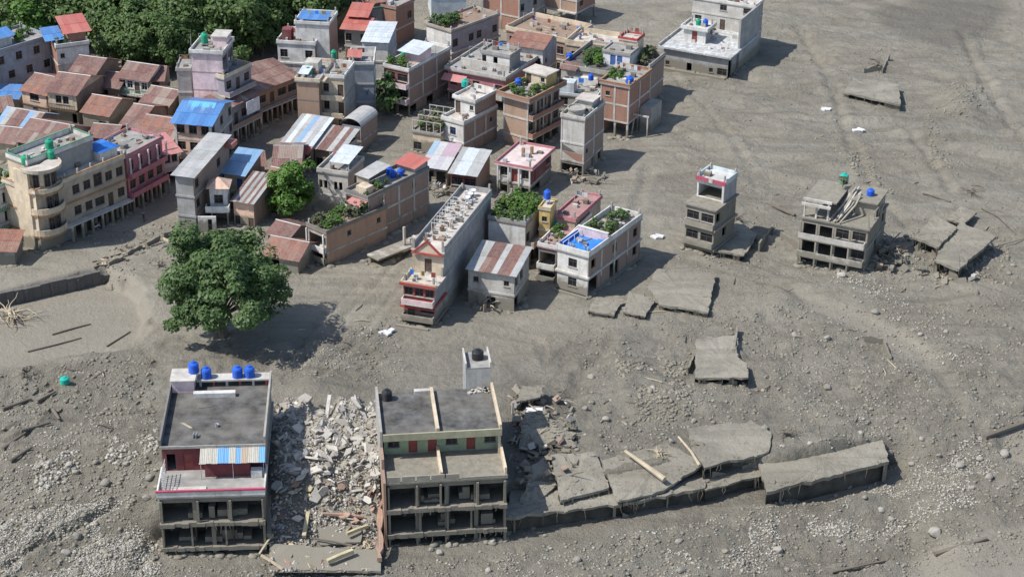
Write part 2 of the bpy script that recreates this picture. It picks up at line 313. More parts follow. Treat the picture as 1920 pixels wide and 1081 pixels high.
def zat(x, y):
    i = min(max(np.searchsorted(XS, x)-1, 0), len(XS)-2); j = min(max(np.searchsorted(YS, y)-1, 0), len(YS)-2)
    a = (x-XS[i])/(XS[i+1]-XS[i]); b = (y-YS[j])/(YS[j+1]-YS[j])
    return float((GZ[j, i]*(1-a)+GZ[j, i+1]*a)*(1-b)+(GZ[j+1, i]*(1-a)+GZ[j+1, i+1]*a)*b)
def on(u, v, z=0.0):
    """photo position -> point on the terrain"""
    for _ in range(4):
        p = G(u, v, z); z = zat(p[0], p[1])
    return Vector((p[0], p[1], z))
def make_ground():
    b = NB('flood mud'); w = b.co('World'); at = b.n.new('ShaderNodeAttribute'); at.attribute_name = 'tone'
    sp = b.n.new('ShaderNodeSeparateColor'); b.l(at.outputs['Color'], sp.inputs[0])
    c = b.mix(b.ramp(b.noise(w, .09, 6, .6), .35, .65), (.226, .206, .165), (.30, .277, .225))
    c = b.mix(b.math('MULTIPLY', b.ramp(b.noise(w, .05, 5, .6, .6), .48, .7), .6), c, (.288, .25, .19))
    mp = b.n.new('ShaderNodeMapping'); mp.inputs['Rotation'].default_value = (0, 0, rad(32)); mp.inputs['Scale'].default_value = (.06, .3, 0); b.l(w, mp.inputs[0])
    bd = b.noise(mp.outputs[0], 1.0, 7, .62, 1.2)
    c = b.mix(b.math('MULTIPLY', b.ramp(bd, .5, .68), .55), c, (.345, .322, .265)); c = b.mix(b.math('MULTIPLY', b.ramp(bd, .48, .34), .65), c, (.175, .16, .126))
    c = b.mix(b.math('MULTIPLY', b.ramp(b.noise(w, .16, 6, .65, .8), .52, .7), .62), c, (.178, .164, .132))
    c = b.mix(b.math('MULTIPLY', b.ramp(b.noise(w, .5, 6, .65), .5, .72), .45), c, (.188, .172, .138))
    c = b.mix(b.math('MULTIPLY', b.ramp(b.noise(w, 1.6, 6, .7), .5, .78), .35), c, (.35, .325, .265))
    c = b.mix(b.math('MULTIPLY', sp.outputs[0], .8), c, (.255, .23, .183))                                  # tan silt of the puddles
    c = b.mix(b.math('MULTIPLY', sp.outputs[1], .85), c, (.165, .153, .127))          # still wet, dark silt
    pt = b.ramp(b.noise(w, 2.3, 8, .75), .55, .8)
    c = b.mix(b.math('MULTIPLY', b.math('MULTIPLY', pt, sp.outputs[2]), .75), c, (.15, .136, .108))
    rough = b.mix(b.math('MAXIMUM', sp.outputs[0], b.ramp(b.noise(w, .16, 6, .65, .8), .55, .75)), (.92, .92, .92), (.55, .55, .55))
    h = b.math('ADD', b.noise(w, 1.1, 8, .68), b.math('MULTIPLY', b.noise(w, 6, 5, .7), .35))
    h = b.math('MULTIPLY', h, b.math('ADD', .45, sp.outputs[2]))
    b.bump(h, 1.0, .6)
    m = b.fin(c, .9, .25); b.l(rough, b.b.inputs['Roughness'])
    ny, nx = GX.shape; V = np.stack([GX.ravel(), GY.ravel(), GZ.ravel()], 1)
    a = (np.arange(ny-1)[:, None]*nx+np.arange(nx-1)[None]).ravel(); Fq = np.stack([a, a+1, a+nx+1, a+nx], 1)
    me = npmesh('ground', V, Fq, m, True)
    x, y = GX.ravel(), GY.ravel(); tone = np.zeros((len(x), 4), np.float32); tone[:, 3] = 1
    for i, (pl, sf) in enumerate(PONDS): tone[:, 0] = np.maximum(tone[:, 0], poly_mask(x, y, pl, sf*.7, -1.9 if i == 0 else (0 if i == 1 else ZF)))
    for pl, k in (([(760, 640), (960, 590), (1080, 600), (1010, 680), (800, 680)], .45), ([(0, 500), (330, 440), (300, 470), (0, 560)], .4), ([(1400, 560), (1560, 600), (1480, 680), (1350, 600)], .4),
                  ([(430, 640), (560, 600), (520, 690)], .3)):
        tone[:, 0] = np.maximum(tone[:, 0], k*poly_mask(x, y, pl, 3))
    tone[:, 0] *= .75+.5*(fbm(x, y, 3, 3, 8)-.2); tone[:, 0] = np.clip(tone[:, 0], 0, 1)
    tone[:, 1] = np.maximum(poly_mask(x, y, [(1630, 20), (1700, 0), (1900, -10), (1860, 60), (1780, 95), (1690, 70)], 2.5), .8*poly_mask(x, y, [(960, 690), (1060, 760), (1080, 880), (960, 960), (940, 800)], 2))
    tone[:, 2] = np.clip(.42+.58*np.maximum(poly_mask(x, y, [(-300, 700), (700, 660), (1080, 640), (1500, 580), (2100, 560), (2100, 1300), (-300, 1300)], 5, -1.5), .55*poly_mask(x, y, [(1250, 0), (2100, 0), (2100, 560), (1300, 560)], 6)), 0, 1)*(1-tone[:, 0]*.95)
    ca = me.color_attributes.new('tone', 'FLOAT_COLOR', 'POINT'); ca.data.foreach_set('color', tone.ravel())
    o = link('ground', me); o['kind'] = 'structure'; o['label'] = 'grey flood mud covering the whole town floor'
make_ground()

# ------------------------------------------------------------------ house kit (all parts are built in the house's own frame: x along the front, y to the back)
class Hs: pass
HOUSES = []
def house(name, label, FL, FR, h, d=None, BR=None, cat='house', zb=0.0, w=None, ang=None, group=None):
    A = G(*FL, h); B = G(*FR, h); e = B-A; W_ = math.hypot(e[0], e[1]); an = math.atan2(e[1], e[0]) if ang is None else rad(ang)
    if BR is not None:
        C = G(*BR, h); d = (C-B)[0]*-math.sin(an)+(C-B)[1]*math.cos(an)
    o = Hs(); o.e = empty(name, (A[0], A[1], zb), an); o.w = w or W_; o.d = d; o.h = h-zb; o.zb = zb; o.an = an
    tag(o.e, label, cat, group); o.n = name; HOUSES.append(o)
    return o
SIDE = {'f': lambda w, d: ((0, 0), (1, 0), (0, 1), w), 'r': lambda w, d: ((w, 0), (0, 1), (-1, 0), d), 'b': lambda w, d: ((w, d), (-1, 0), (0, -1), w), 'l': lambda w, d: ((0, d), (0, -1), (1, 0), d)}
OPEN = {'W': (1.3, 1.4, .85), 'w': (.75, .8, 1.1), 'D': (1.0, 2.1, .05), 'O': (1.2, 1.3, .85), 'T': (1.0, 1.6, .7), 'L': (1.9, 1.3, .85), 'H': (.95, 2.1, .05)}
_wm = {}
def win_mesh(w, h, fr, bars):
    k = (round(w, 2), round(h, 2), fr.name, bars)
    if k not in _wm:
        m = MB(); t = .09
        m.box(0, 0, 0, t, .07, h).box(w-t, 0, 0, w, .07, h).box(t, 0, 0, w-t, .07, t).box(t, 0, h-t, w-t, .07, h)
        if bars:
            m.box(w/2-.03, .01, t, w/2+.03, .06, h-t)
            if h > 1.0: m.box(t, .01, h*.66-.03, w/2-.03, .06, h*.66+.03).box(w/2+.03, .01, h*.66-.03, w-t, .06, h*.66+.03)
        p = MB(); p.quad((t*.8, .035, t*.8), (w-t*.8, .035, t*.8), (w-t*.8, .035, h-t*.8), (t*.8, .035, h-t*.8))
        s = MB().box(-.12, -.22, -.08, w+.12, .0, 0)
        _wm[k] = (m.mesh('window', fr), p.mesh('pane', glass), s.mesh('sill', conc))
    return _wm[k]
_dm = {}
def door_mesh(w, h, mt, ribs):
    k = (round(w, 2), round(h, 2), mt.name, ribs)
    if k not in _dm:
        m = MB()
        if ribs:
            n = int(h/.18)
            for i in range(n): m.quad((0, .0 if i % 2 else .05, i*h/n), (w, .0 if i % 2 else .05, i*h/n), (w, .05 if i % 2 else 0, (i+1)*h/n), (0, .05 if i % 2 else 0, (i+1)*h/n))
        else: m.box(0, 0, 0, w, .05, h).box(.12, -.02, .15, w-.12, 0, h*.45).box(.12, -.02, h*.52, w-.12, 0, h-.12)
        _dm[k] = m.mesh('door', mt)
    return _dm[k]
def block(H, x0, y0, w, d, z0, hs, mat, pats=None, fr=None, frame=None, slab=None, band=.1, t=.22, door=None, skip='', sill=True):
    """walls of one box of the house, storey by storey, with real openings; mat: one material or dict per side"""
    pats = pats or {}; fr = fr or frd; E = H.e; zt = z0+sum(hs)
    for sd in 'frbl':
        if sd in skip: continue
        (ox, oy), (dx, dy), (ix, iy), L = SIDE[sd](w, d); ox += x0; oy += y0
        mt = mat.get(sd, mat['*']) if isinstance(mat, dict) else mat
        pl = pats.get(sd, []); cutx = {0.0, L}; cutz = {z0, zt}; ops = []; z = z0
        for k, sh in enumerate(hs):
            pt = pl[k] if k < len(pl) else ''
            if pt:
                cw = L/len(pt)
                for i, ch in enumerate(pt):
                    if ch == '.': continue
                    if ch in 'BSG': ow, oh, sl_ = cw-.45, sh-.7, .08 if ch != 'G' else .7; oh = sh-.75 if ch != 'G' else sh-1.3
                    else: ow, oh, sl_ = OPEN[ch]; ow = min(ow, cw-.25); oh = min(oh, sh-sl_-.3)
                    if ow < .25 or oh < .3: continue
                    a = (i+.5)*cw-ow/2; ops.append((a, a+ow, z+sl_, z+sl_+oh, ch)); cutx |= {a, a+ow}; cutz |= {z+sl_, z+sl_+oh}
            z += sh
        cx = sorted(cutx); cz = sorted(cutz); m = MB()
        pt3 = lambda a, q, zz: (ox+dx*a+ix*q, oy+dy*a+iy*q, zz)
        for i in range(len(cx)-1):
            for j in range(len(cz)-1):
                ca, cb = (cx[i]+cx[i+1])/2, (cz[j]+cz[j+1])/2
                if any(o[0] < ca < o[1] and o[2] < cb < o[3] for o in ops): continue
                m.quad(pt3(cx[i], 0, cz[j]), pt3(cx[i+1], 0, cz[j]), pt3(cx[i+1], 0, cz[j+1]), pt3(cx[i], 0, cz[j+1]))
        for a, b_, c, e_, ch in ops:
            m.quad(pt3(a, 0, c), pt3(a, t, c), pt3(a, t, e_), pt3(a, 0, e_)).quad(pt3(b_, t, c), pt3(b_, 0, c), pt3(b_, 0, e_), pt3(b_, t, e_))
            m.quad(pt3(a, t, e_), pt3(b_, t, e_), pt3(b_, 0, e_), pt3(a, 0, e_)).quad(pt3(a, 0, c), pt3(b_, 0, c), pt3(b_, t, c), pt3(a, t, c))
            M = Matrix.Translation(pt3(a+.01, .1, c+.01)) @ Matrix.Rotation(math.atan2(dy, dx), 4, 'Z')
            ww, hh = b_-a-.02, e_-c-.02
            if ch in 'WwTLG':
                fm, pm, sm = win_mesh(ww, hh, fr, ww > .7); o = link('window', fm, E, M); link('pane', pm, o)
                if sill and hh > .7: link('sill', sm, o)
            elif ch == 'D': link('door', door_mesh(ww, hh, door or wood, 0), E, M)
            elif ch == 'S': link('shutter', door_mesh(ww, hh, shut, 1), E, M)
        m.build('wall', mt, E)
        if frame:
            n = frame.get(sd, 0) if isinstance(frame, dict) else (0 if sd in 'bl' else frame)
            for i in range(n+1 if n else 0):
                a = L*i/n; a0, a1 = max(a-.17, -.05), min(a+.17, L+.05); q = MB()
                p0, p1 = pt3(a0, -.06, z0), pt3(a1, .1, zt-.02)
                q.box(min(p0[0], p1[0]), min(p0[1], p1[1]), z0, max(p0[0], p1[0]), max(p0[1], p1[1]), zt-.02).build('column', lconc, E)
    z = z0
    for k, sh in enumerate(hs):
        z += sh
        if k < len(hs)-1: MB().box(x0-band, y0-band, z-.28, x0+w+band, y0+d+band, z).build('floor_slab', slab or lconc, E)
    return zt
def roof(H, x0, y0, w, d, z, mat=None, par=.7, pmat=None, cap=None, ov=.18, th=.2, sides='frbl', pt=.16):
    mat = mat or roofc; pmat = pmat or conc; E = H.e
    MB().box(x0-ov, y0-ov, z-.002, x0+w+ov, y0+d+ov, z+th).build('roof_slab', mat, E)
    if par:
        z1 = z+th; o = ov-.03; X0, Y0, X1, Y1 = x0-o, y0-o, x0+w+o, y0+d+o
        for sd in sides:
            bx = {'f': (X0, Y0, X1, Y0+pt), 'b': (X0, Y1-pt, X1, Y1), 'l': (X0, Y0+pt+.003, X0+pt, Y1-pt-.003), 'r': (X1-pt, Y0+pt+.003, X1, Y1-pt-.003)}[sd]
            q = MB().box(bx[0], bx[1], z1-.01, bx[2], bx[3], z1+par).build('parapet', pmat, E)
            if cap: MB().box(bx[0]-.05, bx[1]-.05, z1+par, bx[2]+.05, bx[3]+.05, z1+par+.09).build('coping', cap, q)
    if par and w*d > 10:
        rs = random.Random(int(w*1000+d*77)); z1 = z+th
        for x in (x0+.05, x0+w-.3):
            for y in (y0+.05, y0+d-.3):
                if rs.random() < .7: MB().box(x, y, z1, x+.24, y+.24, z1+par+rs.uniform(.3, .9)).build('column_stub', conc, E)
        for i in range(min(9, int(w*d/6))):
            a, b, c = rs.uniform(.3, 1.1), rs.uniform(.25, .8), rs.uniform(.12, .7); x, y = x0+rs.uniform(.3, max(.4, w-1.3)), y0+rs.uniform(.3, max(.4, d-1.2))
            MB().box(x, y, z1, x+a, y+b, z1+c).build(rs.choice(['roof_hatch', 'roof_kerb', 'roof_vent']), rs.choice([conc, dconc, brown, lconc, mixed, dwood, steel]), E)
        if rs.random() < .6:
            y = y0+rs.uniform(.3, .7)*d; MB().tube([(x0+.2, y, z1+1.7), (x0+w/2, y, z1+1.55), (x0+w-.2, y, z1+1.7)], [.02]*3, 4).build('clothes_line', steel, E)
            for i in range(5):
                a = x0+w*rs.uniform(.12, .8); MB().box(a, y-.01, z1+.75+rs.uniform(0, .3), a+rs.uniform(.3, .7), y+.015, z1+1.58).build('laundry', rs.choice([white, reddoor, bluetarp, pink, yellow, paleblue, dconc]), E)
            for a in (x0+.2, x0+w-.24): MB().box(a, y-.03, z1, a+.06, y+.03, z1+1.72).build('line_post', steel, E)
    return z+th
_sm = {}
def sheet_mesh(w, L, mat, wav=4, amp=.028):
    k = (round(w, 2), round(L, 2), mat.name, wav)
    if k not in _sm:
        m = MB(); n = wav*2+1
        for yy in (0, L):
            for i in range(n): m.v.append((w*i/(n-1), yy, amp if i % 2 else 0))
        for i in range(n-1): m.f.append((i, i+1, n+i+1, n+i))
        m.quad(*[(w*i/(n-1), 0, (amp if i % 2 else 0)-.02) for i in range(n)], *[(w*i/(n-1), 0, (amp if i % 2 else 0)) for i in reversed(range(n))])
        _sm[k] = m.mesh('roof_sheet', mat)
    return _sm[k]
def sheets(H, x0, y0, x1, y1, z0, z1, run='y', mat=None, sw=.85, mats=None, par=None, rowmax=4.2, name='roof_sheet', jit=1.0):
    """a slope of single overlapping sheets: rising from z0 to z1 along +y ('y'), -y ('Y'), +x ('x') or -x ('X')"""
    par = par or H.e
    if run in 'yY': wid, run_l = x1-x0, y1-y0
    else: wid, run_l = y1-y0, x1-x0
    L = math.hypot(run_l, z1-z0); n = max(1, round(wid/sw)); rows = max(1, math.ceil(L/rowmax)); rl = L/rows; tilt = math.atan2(z1-z0, run_l); w1 = wid/n
    org = {'y': (x0, y0, 0), 'Y': (x1, y1, math.pi), 'x': (x0, y1, -math.pi/2), 'X': (x1, y0, math.pi/2)}[run]
    B = Matrix.Translation((org[0], org[1], z0)) @ Matrix.Rotation(org[2], 4, 'Z') @ Matrix.Rotation(tilt, 4, 'X')
    for r in range(rows):
        for i in range(n):
            mt = mats[i % len(mats)] if mats else (mat or rust)
            me = sheet_mesh(w1+.07, rl+.15, mt)
            j = jit*rng.uniform(-.04, .04)
            link(name, me, par, B @ Matrix.Translation((i*w1, r*rl-.1+j, .02*(i % 2)+.035*r+.01)) @ Matrix.Rotation(rng.uniform(-.006, .006)*jit, 4, 'Z'))
    return B
def gable_end(H, y0, y1, x, z0, rise, mat, ridge=.5):
    ym = y0+(y1-y0)*ridge; MB().quad((x, y0, z0), (x, y1, z0), (x, ym, z0+rise)).build('gable', mat, H.e)
def gable(H, x0, y0, w, d, z, rise, mat=None, ov=.35, wall=None, mats=None, ridge=.5, sw=.85):
    ym = y0+d*ridge; k = rise/(ym-y0); k2 = rise/(y0+d-ym)
    sheets(H, x0-ov, y0-ov, x0+w+ov, ym, z-ov*k, z+rise, 'y', mat, mats=mats, sw=sw)
    sheets(H, x0-ov, ym, x0+w+ov, y0+d+ov, z-ov*k2, z+rise, 'Y', mat, mats=mats, sw=sw)
    wall = wall or tan
    gable_end(H, y0, y0+d, x0, z, rise-.06, wall, ridge); gable_end(H, y0, y0+d, x0+w, z, rise-.06, wall, ridge)
    MB().tube([(x0-ov-.05, ym, z+rise+.03), (x0+w+ov+.05, ym, z+rise+.03)], [.1, .1], 6).build('ridge_cap', zinc, H.e)
def balcony(H, side, a0, a1, z, dep=1.0, mat=None, rail='solid', rmat=None, hh=.95, bw=None):
    w, d = H.w, H.d; (ox, oy), (dx, dy), (ix, iy), L = SIDE[side](w, d)
    mat = mat or lconc; rmat = rmat or mat
    def bx(a, b, q0, q1, z0, z1):
        x = (ox+dx*a-ix*q0, ox+dx*b-ix*q1); y = (oy+dy*a-iy*q0, oy+dy*b-iy*q1); return (min(x), min(y), z0, max(x), max(y), z1)
    MB().box(*bx(a0, a1, .005, dep, z-.16, z)).build('balcony_slab', mat, H.e)
    if rail == 'solid':
        MB().box(*bx(a0, a1, dep-.12, dep-.003, z, z+hh)).build('balcony_wall', rmat, H.e)
        for a in (a0, a1-.12): MB().box(*bx(a, a+.12, .01, dep-.125, z, z+hh)).build('balcony_wall', rmat, H.e)
    elif rail == 'bars':
        m = MB(); m.box(*bx(a0, a1, dep-.1, dep-.03, z+hh-.07, z+hh)); n = max(2, int((a1-a0)/.3))
        for i in range(n+1): a = a0+.02+(a1-a0-.1)*i/n; m.box(*bx(a, a+.05, dep-.09, dep-.04, z, z+hh-.07))
        m.build('railing', rmat, H.e)
def edge(H, mat, x0, x1, y0, y1, z0, z1, step=.8):
    x = x0
    while x < x1:
        xe = min(x1, x+rng.uniform(.5, 1.3)*step); MB().box(x, y0-rng.uniform(-.12, .1), z0-rng.uniform(0, .1), xe-.004, y1, z1+rng.uniform(-.05, .1)).build('floor_edge', mat, H.e)
        if rng.random() < .35: q = rng.uniform(.3, 1.1); MB().tube([((x+xe)/2, y0+.02, z0+.1), ((x+xe)/2+rng.uniform(-.1, .1), y0, z0-q*.5), ((x+xe)/2+rng.uniform(-.2, .2), y0+.05, z0-q)], [.07, .05, .02], 4).build('hanging_debris', dwood, H.e)
        x = xe
def bx(H, name, mat, *b, **k): return MB().box(*b).build(name, mat, H.e)
def local(H, x, y, z): return H.e.matrix_basis @ Vector((x, y, z)) if False else Vector((H.e.location.x+x*math.cos(H.an)-y*math.sin(H.an), H.e.location.y+x*math.sin(H.an)+y*math.cos(H.an), H.zb+z))
_tk = {}
def tank(loc, label, mat, r=.55, h=1.2, stand=0, group='rooftop water tanks'):
    k = (mat.name, r, h)
    if k not in _tk:
        pr = [(r*.96, 0)]
        for i in range(5): z = h*.72*i/5; pr += [(r, z+.03), (r, z+h*.11), (r*.95, z+h*.125)]
        pr += [(r, h*.74), (r*.85, h*.86), (r*.4, h*.96)]
        _tk[k] = (MB().ring(pr, n=16).mesh('tank_body', mat), MB().ring([(r*.38, h*.95), (r*.4, h*1.0), (r*.36, h*1.05), (r*.1, h*1.07)], n=12).mesh('lid', mat))
    e = empty('water_tank', loc); tag(e, label, 'water tank', group)
    M = Matrix.Translation((0, 0, stand))
    link('tank_body', _tk[k][0], e, M); link('lid', _tk[k][1], e, M)
    if stand:
        for a in (-1, 1):
            for b in (-1, 1): MB().box(a*r*.6-.06, b*r*.6-.06, 0, a*r*.6+.06, b*r*.6+.06, stand-.08).build('leg', steel, e)
        MB().box(-r, -r, stand-.08, r, r, stand-.003).build('platform', steel, e)
    return e

# ------------------------------------------------------------------ foliage
def leaves(P, N, size, rs):
    n = len(P); t = np.cross(N, rs.normal(size=(n, 3))); t /= np.linalg.norm(t, axis=1)[:, None]+1e-9; b = np.cross(N, t)
    s = (size*rs.uniform(.6, 1.25, n))[:, None]
    V = np.stack([P-t*s, P-b*s*.55+N*s*.12, P+t*s, P+b*s*.55+N*s*.12], 1).reshape(-1, 3)
    return V, np.arange(n*4).reshape(-1, 4)
def crown(seed, R, nc, nl, size, cr=.3, mat=None, name='crown', zmin=-.75):
    rs = np.random.RandomState(seed); d = rs.normal(size=(nc, 3)); d /= np.linalg.norm(d, axis=1)[:, None]
    d[:, 2] = np.where(d[:, 2] < zmin, -d[:, 2], d[:, 2]); rr = rs.uniform(.35, 1.0, nc)**.6
    lump = 1+.3*np.sin(d[:, 0]*4+seed)*np.cos(d[:, 1]*3.3+seed*2)+rs.uniform(-.12, .12, nc)
    C = d*(rr*lump)[:, None]*np.array(R); Ps = []; Ns = []
    for c, dd in zip(C, d):
        k = int(nl*rs.uniform(.6, 1.3)); q = rs.normal(size=(k, 3)); q /= np.linalg.norm(q, axis=1)[:, None]; q[:, 2] = np.where(rs.rand(k) < .6, np.abs(q[:, 2]), q[:, 2])
        cl = cr*min(R)*rs.uniform(.65, 1.25)
        Ps.append(c+q*(rs.uniform(.45, 1, k)**.5)[:, None]*cl*np.array([1.15, 1.15, .8]))
        nn = q*.7+dd*.25+np.array([0, 0, .45])+rs.normal(size=(k, 3))*.42; Ns.append(nn/np.linalg.norm(nn, axis=1)[:, None])
    V, Fq = leaves(np.concatenate(Ps), np.concatenate(Ns), size, rs)
    return npmesh(name, V, Fq, mat), C
def trunk_mesh(seed, C, base, r0, mat, nlimb=14):
    rs = random.Random(seed); m = MB(); top = Vector((0, 0, -base*.15)); b0 = Vector((0, 0, -base))
    m.tube([b0, b0*.75+Vector((rs.uniform(-.2, .2), rs.uniform(-.2, .2), 0)), b0*.45, top], [r0*1.5, r0, r0*.8, r0*.55], 9)
    for i in rs.sample(range(len(C)), min(nlimb, len(C))):
        c = Vector(C[i]); st = b0*rs.uniform(.2, .55); mid = st.lerp(c, .5)+Vector((rs.uniform(-.3, .3), rs.uniform(-.3, .3), rs.uniform(0, .6)))
        m.tube([st, mid, c], [r0*.4, r0*.22, r0*.06], 6)
    return m.mesh('trunk', mat)
_pl = {}
def shrub(loc, label, mat, R=.6, seed=0, group='rooftop garden plants', name='garden_plant', pot=True, tall=1.0):
    k = (mat.name, seed % 4)
    if k not in _pl:
        me, C = crown(900+seed % 4, (.55, .55, .55), 16, 22, .13, .42, mat, 'foliage')
        _pl[k] = (me, MB().tube([(0, 0, -.55), (.03, .02, -.1), (0, 0, .2)], [.04, .03, .015], 5).mesh('stem', bark), MB().ring([(.17, -.75), (.24, -.42), (.22, -.42), (.2, -.48)], n=10).mesh('pot', brown))
    e = empty(name, loc); tag(e, label, 'plant', group); s = R/.6; e.scale = (s, s, s*tall); e.rotation_euler.z = seed*1.7
    M = Matrix.Translation((0, 0, .75))
    link('foliage', _pl[k][0], e, M); link('stem', _pl[k][1], e, M)
    if pot: link('pot', _pl[k][2], e, M)
    return e
def garden(H, x0, y0, x1, y1, z, n, mats, label, R=(.45, .85), seed=1):
    rs = random.Random(seed)
    for i in range(n):
        p = local(H, rs.uniform(x0, x1), rs.uniform(y0, y1), z)
        shrub(p, label, rs.choice(mats), rs.uniform(*R), rs.randint(0, 99), group=label)
def clutter(H, x0, y0, x1, y1, z, n, where, seed=3):
    """small household things left on a roof"""
    rs = random.Random(seed)
    for i in range(n):
        p = local(H, rs.uniform(x0, x1), rs.uniform(y0, y1), z); k = rs.randint(0, 3); rz = rs.uniform(0, 3)
        if k == 0:
            m = MB().box(-.3, -.2, 0, .3, .2, .32); m.box(-.33, -.23, .32, .33, .23, .37); o = m.build('storage_box', rs.choice([frw, bluetarp, wood, steel]), None, p, rz); tag(o, 'lidded storage box lying on '+where, 'box', 'boxes on '+where)
        elif k == 1:
            o = MB().ring([(.18, 0), (.22, .3), (.24, .32), (.19, .3), (.15, .05)], n=10).build('bucket', rs.choice([tblue, reddoor, steel, tgreen]), None, p); tag(o, 'open plastic bucket on '+where, 'bucket', 'buckets on '+where)
        elif k == 2:
            m = MB(); L = rs.uniform(.9, 1.8)
            m.box(-L/2, -.06, 0, L/2, .06, .07); m.box(-L/2+.1, .07, 0, L/2+.2, .17, .05); o = m.build('timber_pile', rs.choice([lwood, dwood]), None, p, rz); tag(o, 'short loose timbers lying on '+where, 'timber', 'timbers on '+where)
        else:
            m = MB().box(-.35, -.02, 0, .35, .02, .5).box(-.02, -.3, .2, .02, .3, .24).box(-.35, .3, 0, .35, .34, .5); o = m.build('drying_rack', rs.choice([steel, frw]), None, p, rz); tag(o, 'low drying rack on '+where, 'rack', 'racks on '+where)

def L(H, u, v, z):
    p = G(u, v, z); x, y = p[0]-H.e.location.x, p[1]-H.e.location.y; c, s = math.cos(H.an), math.sin(H.an)
    return x*c+y*s, -x*s+y*c
def tk(H, u, v, zl, label, mat, **k):
    """water tank standing on a roof at local height zl, under the photo position of its foot"""
    x, y = L(H, u, v, H.zb+zl); return tank(local(H, x, y, zl), label, mat, **k)

# ================================================================== front row along the flood bank
def terrace_building():
    H = house('terraced_building', 'bottom left building with dark roof, four blue tanks and striped blue awning', (298, 933), (491.6, 922), 3.8, d=19.5, cat='building', zb=ZF, ang=4, w=11.2)
    w, d = H.w, H.d; E = H.e; zt = 7.3
    block(H, 0, 0, w, d, -.6, [1.5, 3.2, 3.2], {'*': mudw, 'f': mudw}, {'f': ['BB', 'BB', 'BBB'], 'l': ['', '..O..', ''], 'r': ['', '.....', '..O..']}, slab=mudl, band=.05)
    for z in (.95, 4.1): edge(H, mudl, -.1, w+.1, -.55, -.04, z-.3, z+.12)
    for z, n in ((1.1, 3), (4.3, 3)):
        for i in range(n+1): q = max(0, w*(i+(rng.uniform(-.18, .18) if 0 < i < n else 0))/n-.2); bx(H, 'column', mudw, q, -.35, z-.02, q+rng.uniform(.16, .3), -.06, z+2.6)
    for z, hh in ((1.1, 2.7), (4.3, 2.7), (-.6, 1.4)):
        bx(H, 'room_wall', shadew, .05, 2.6, z, w-.05, 2.75, z+hh)  # room walls added in the near-black colour to darken the open bays
        for x in (w*.32, w*.68): bx(H, 'room_wall', shadew, x, .25, z, x+.14, 2.58, z+hh)
    for z in (1.1, 4.3):
        for i in range(5): x = rng.uniform(.3, w-2); bx(H, 'bay_fill', mudw, x, .3+rng.uniform(0, .6), z, x+rng.uniform(.6, 2.2), 2.5, z+rng.uniform(.3, 1.5))
    yt = L(H, 491, 835, 6.9)[1]
    zr = roof(H, 0, 0, w, d, zt, roofc, 0, ov=.25)
    # terrace railing: white band with magenta coping
    bx(H, 'terrace_parapet', white, -.24, -.24, zr-.01, w+.24, -.08, zr+.62); bx(H, 'coping', magenta, -.3, -.3, zr+.622, w+.3, -.02, zr+.8)
    for sd, x in (('l', -.24), ('r', w+.08)):
        bx(H, 'terrace_parapet', white, x, -.075, zr, x+.16, yt, zr+.55)
    m = MB()
    for i in range(9): y = .2+i*.45; m.box(.35, y, zr, .41, y+.06, zr+2.3)
    for i in range(4): m.box(.35, .2, zr+.3+i*.6, .41, 4.1, zr+.36+i*.6)
    m.build('grille', frw, E)
    zu = block(H, 0, yt, w, d-yt, zr, [2.9], {'*': mudl, 'f': maroon}, {'f': ['HDWW.W']}, door=reddoor, fr=frb)
    zq = roof(H, 0, yt, w, d-yt, zu, droof, 0, ov=.2)
    for x0, x1, hh in ((-.2, 0, .95), (w-.02, w+.2, 1.05)): bx(H, 'parapet', dconc if x0 < 0 else conc, x0, yt-.15, zq-.01, x1, d+.2, zq+hh)
    bx(H, 'roof_edge', conc, -.2, yt-.35, zq-.1, w+.2, yt-.21, zq+.22)
    sheets(H, w*.38, yt-2.1, w+.1, yt-.36, zr+2.15, zr+2.95, 'y', stripe, sw=.62, name='awning_sheet')
    for x in (w*.39, w*.7, w): bx(H, 'awning_post', steel, x-.05, yt-2.0, zr, x+.02, yt-1.93, zr+2.1)
    bx(H, 'bath_room', maroon, w*.42, yt-1.5, zr, w*.86, yt-.01, zr+1.7); bx(H, 'basin', white, w*.87, yt-2.0, zr, w*.98, yt-1.2, zr+.95)
    bx(H, 'ramp', lconc, 1.2, .3, zr, 5.0, 1.6, zr+.14)
    # raised stair head and tank shelf at the back
    z1 = zq+1.2
    bx(H, 'stair_head', palepink, .1, d-2.6, zq-.01, 2.6, d+.1, zq+1.5); bx(H, 'stair_head_roof', lconc, -.1, d-2.8, zq+1.5, 2.8, d+.2, zq+1.65)
    bx(H, 'tank_shelf', lconc, 2.82, d-1.5, zq+.7, w+.1, d+.1, zq+.9)
    for i in range(6): bx(H, 'shelf_post', redt if i % 2 else lconc, 3.1+i*(w-3.6)/5, d-1.35, zq-.01, 3.35+i*(w-3.6)/5, d-1.1, zq+.7)
    bx(H, 'trough', white, 2.6, d-3.9, zq-.01, 7.4, d-3.2, zq+.55)
    for i, (x, g) in enumerate(((2.5, 0), (3.9, 1), (7.5, 2), (8.9, 3))):
        lb = ['first blue tank from the left on bottom left building', 'second blue tank from the left on bottom left building', 'third blue tank from the left on bottom left building', 'rightmost blue tank on bottom left building'][i]
        tank(local(H, x, d-.75, zq+(1.65 if x < 2.7 else .9)), lb, tblue, .62, 1.35)
    clutter(H, 2, yt+1, w-2, d-5, zq, 5, 'the roof with the striped awning', 4)
terrace_building()

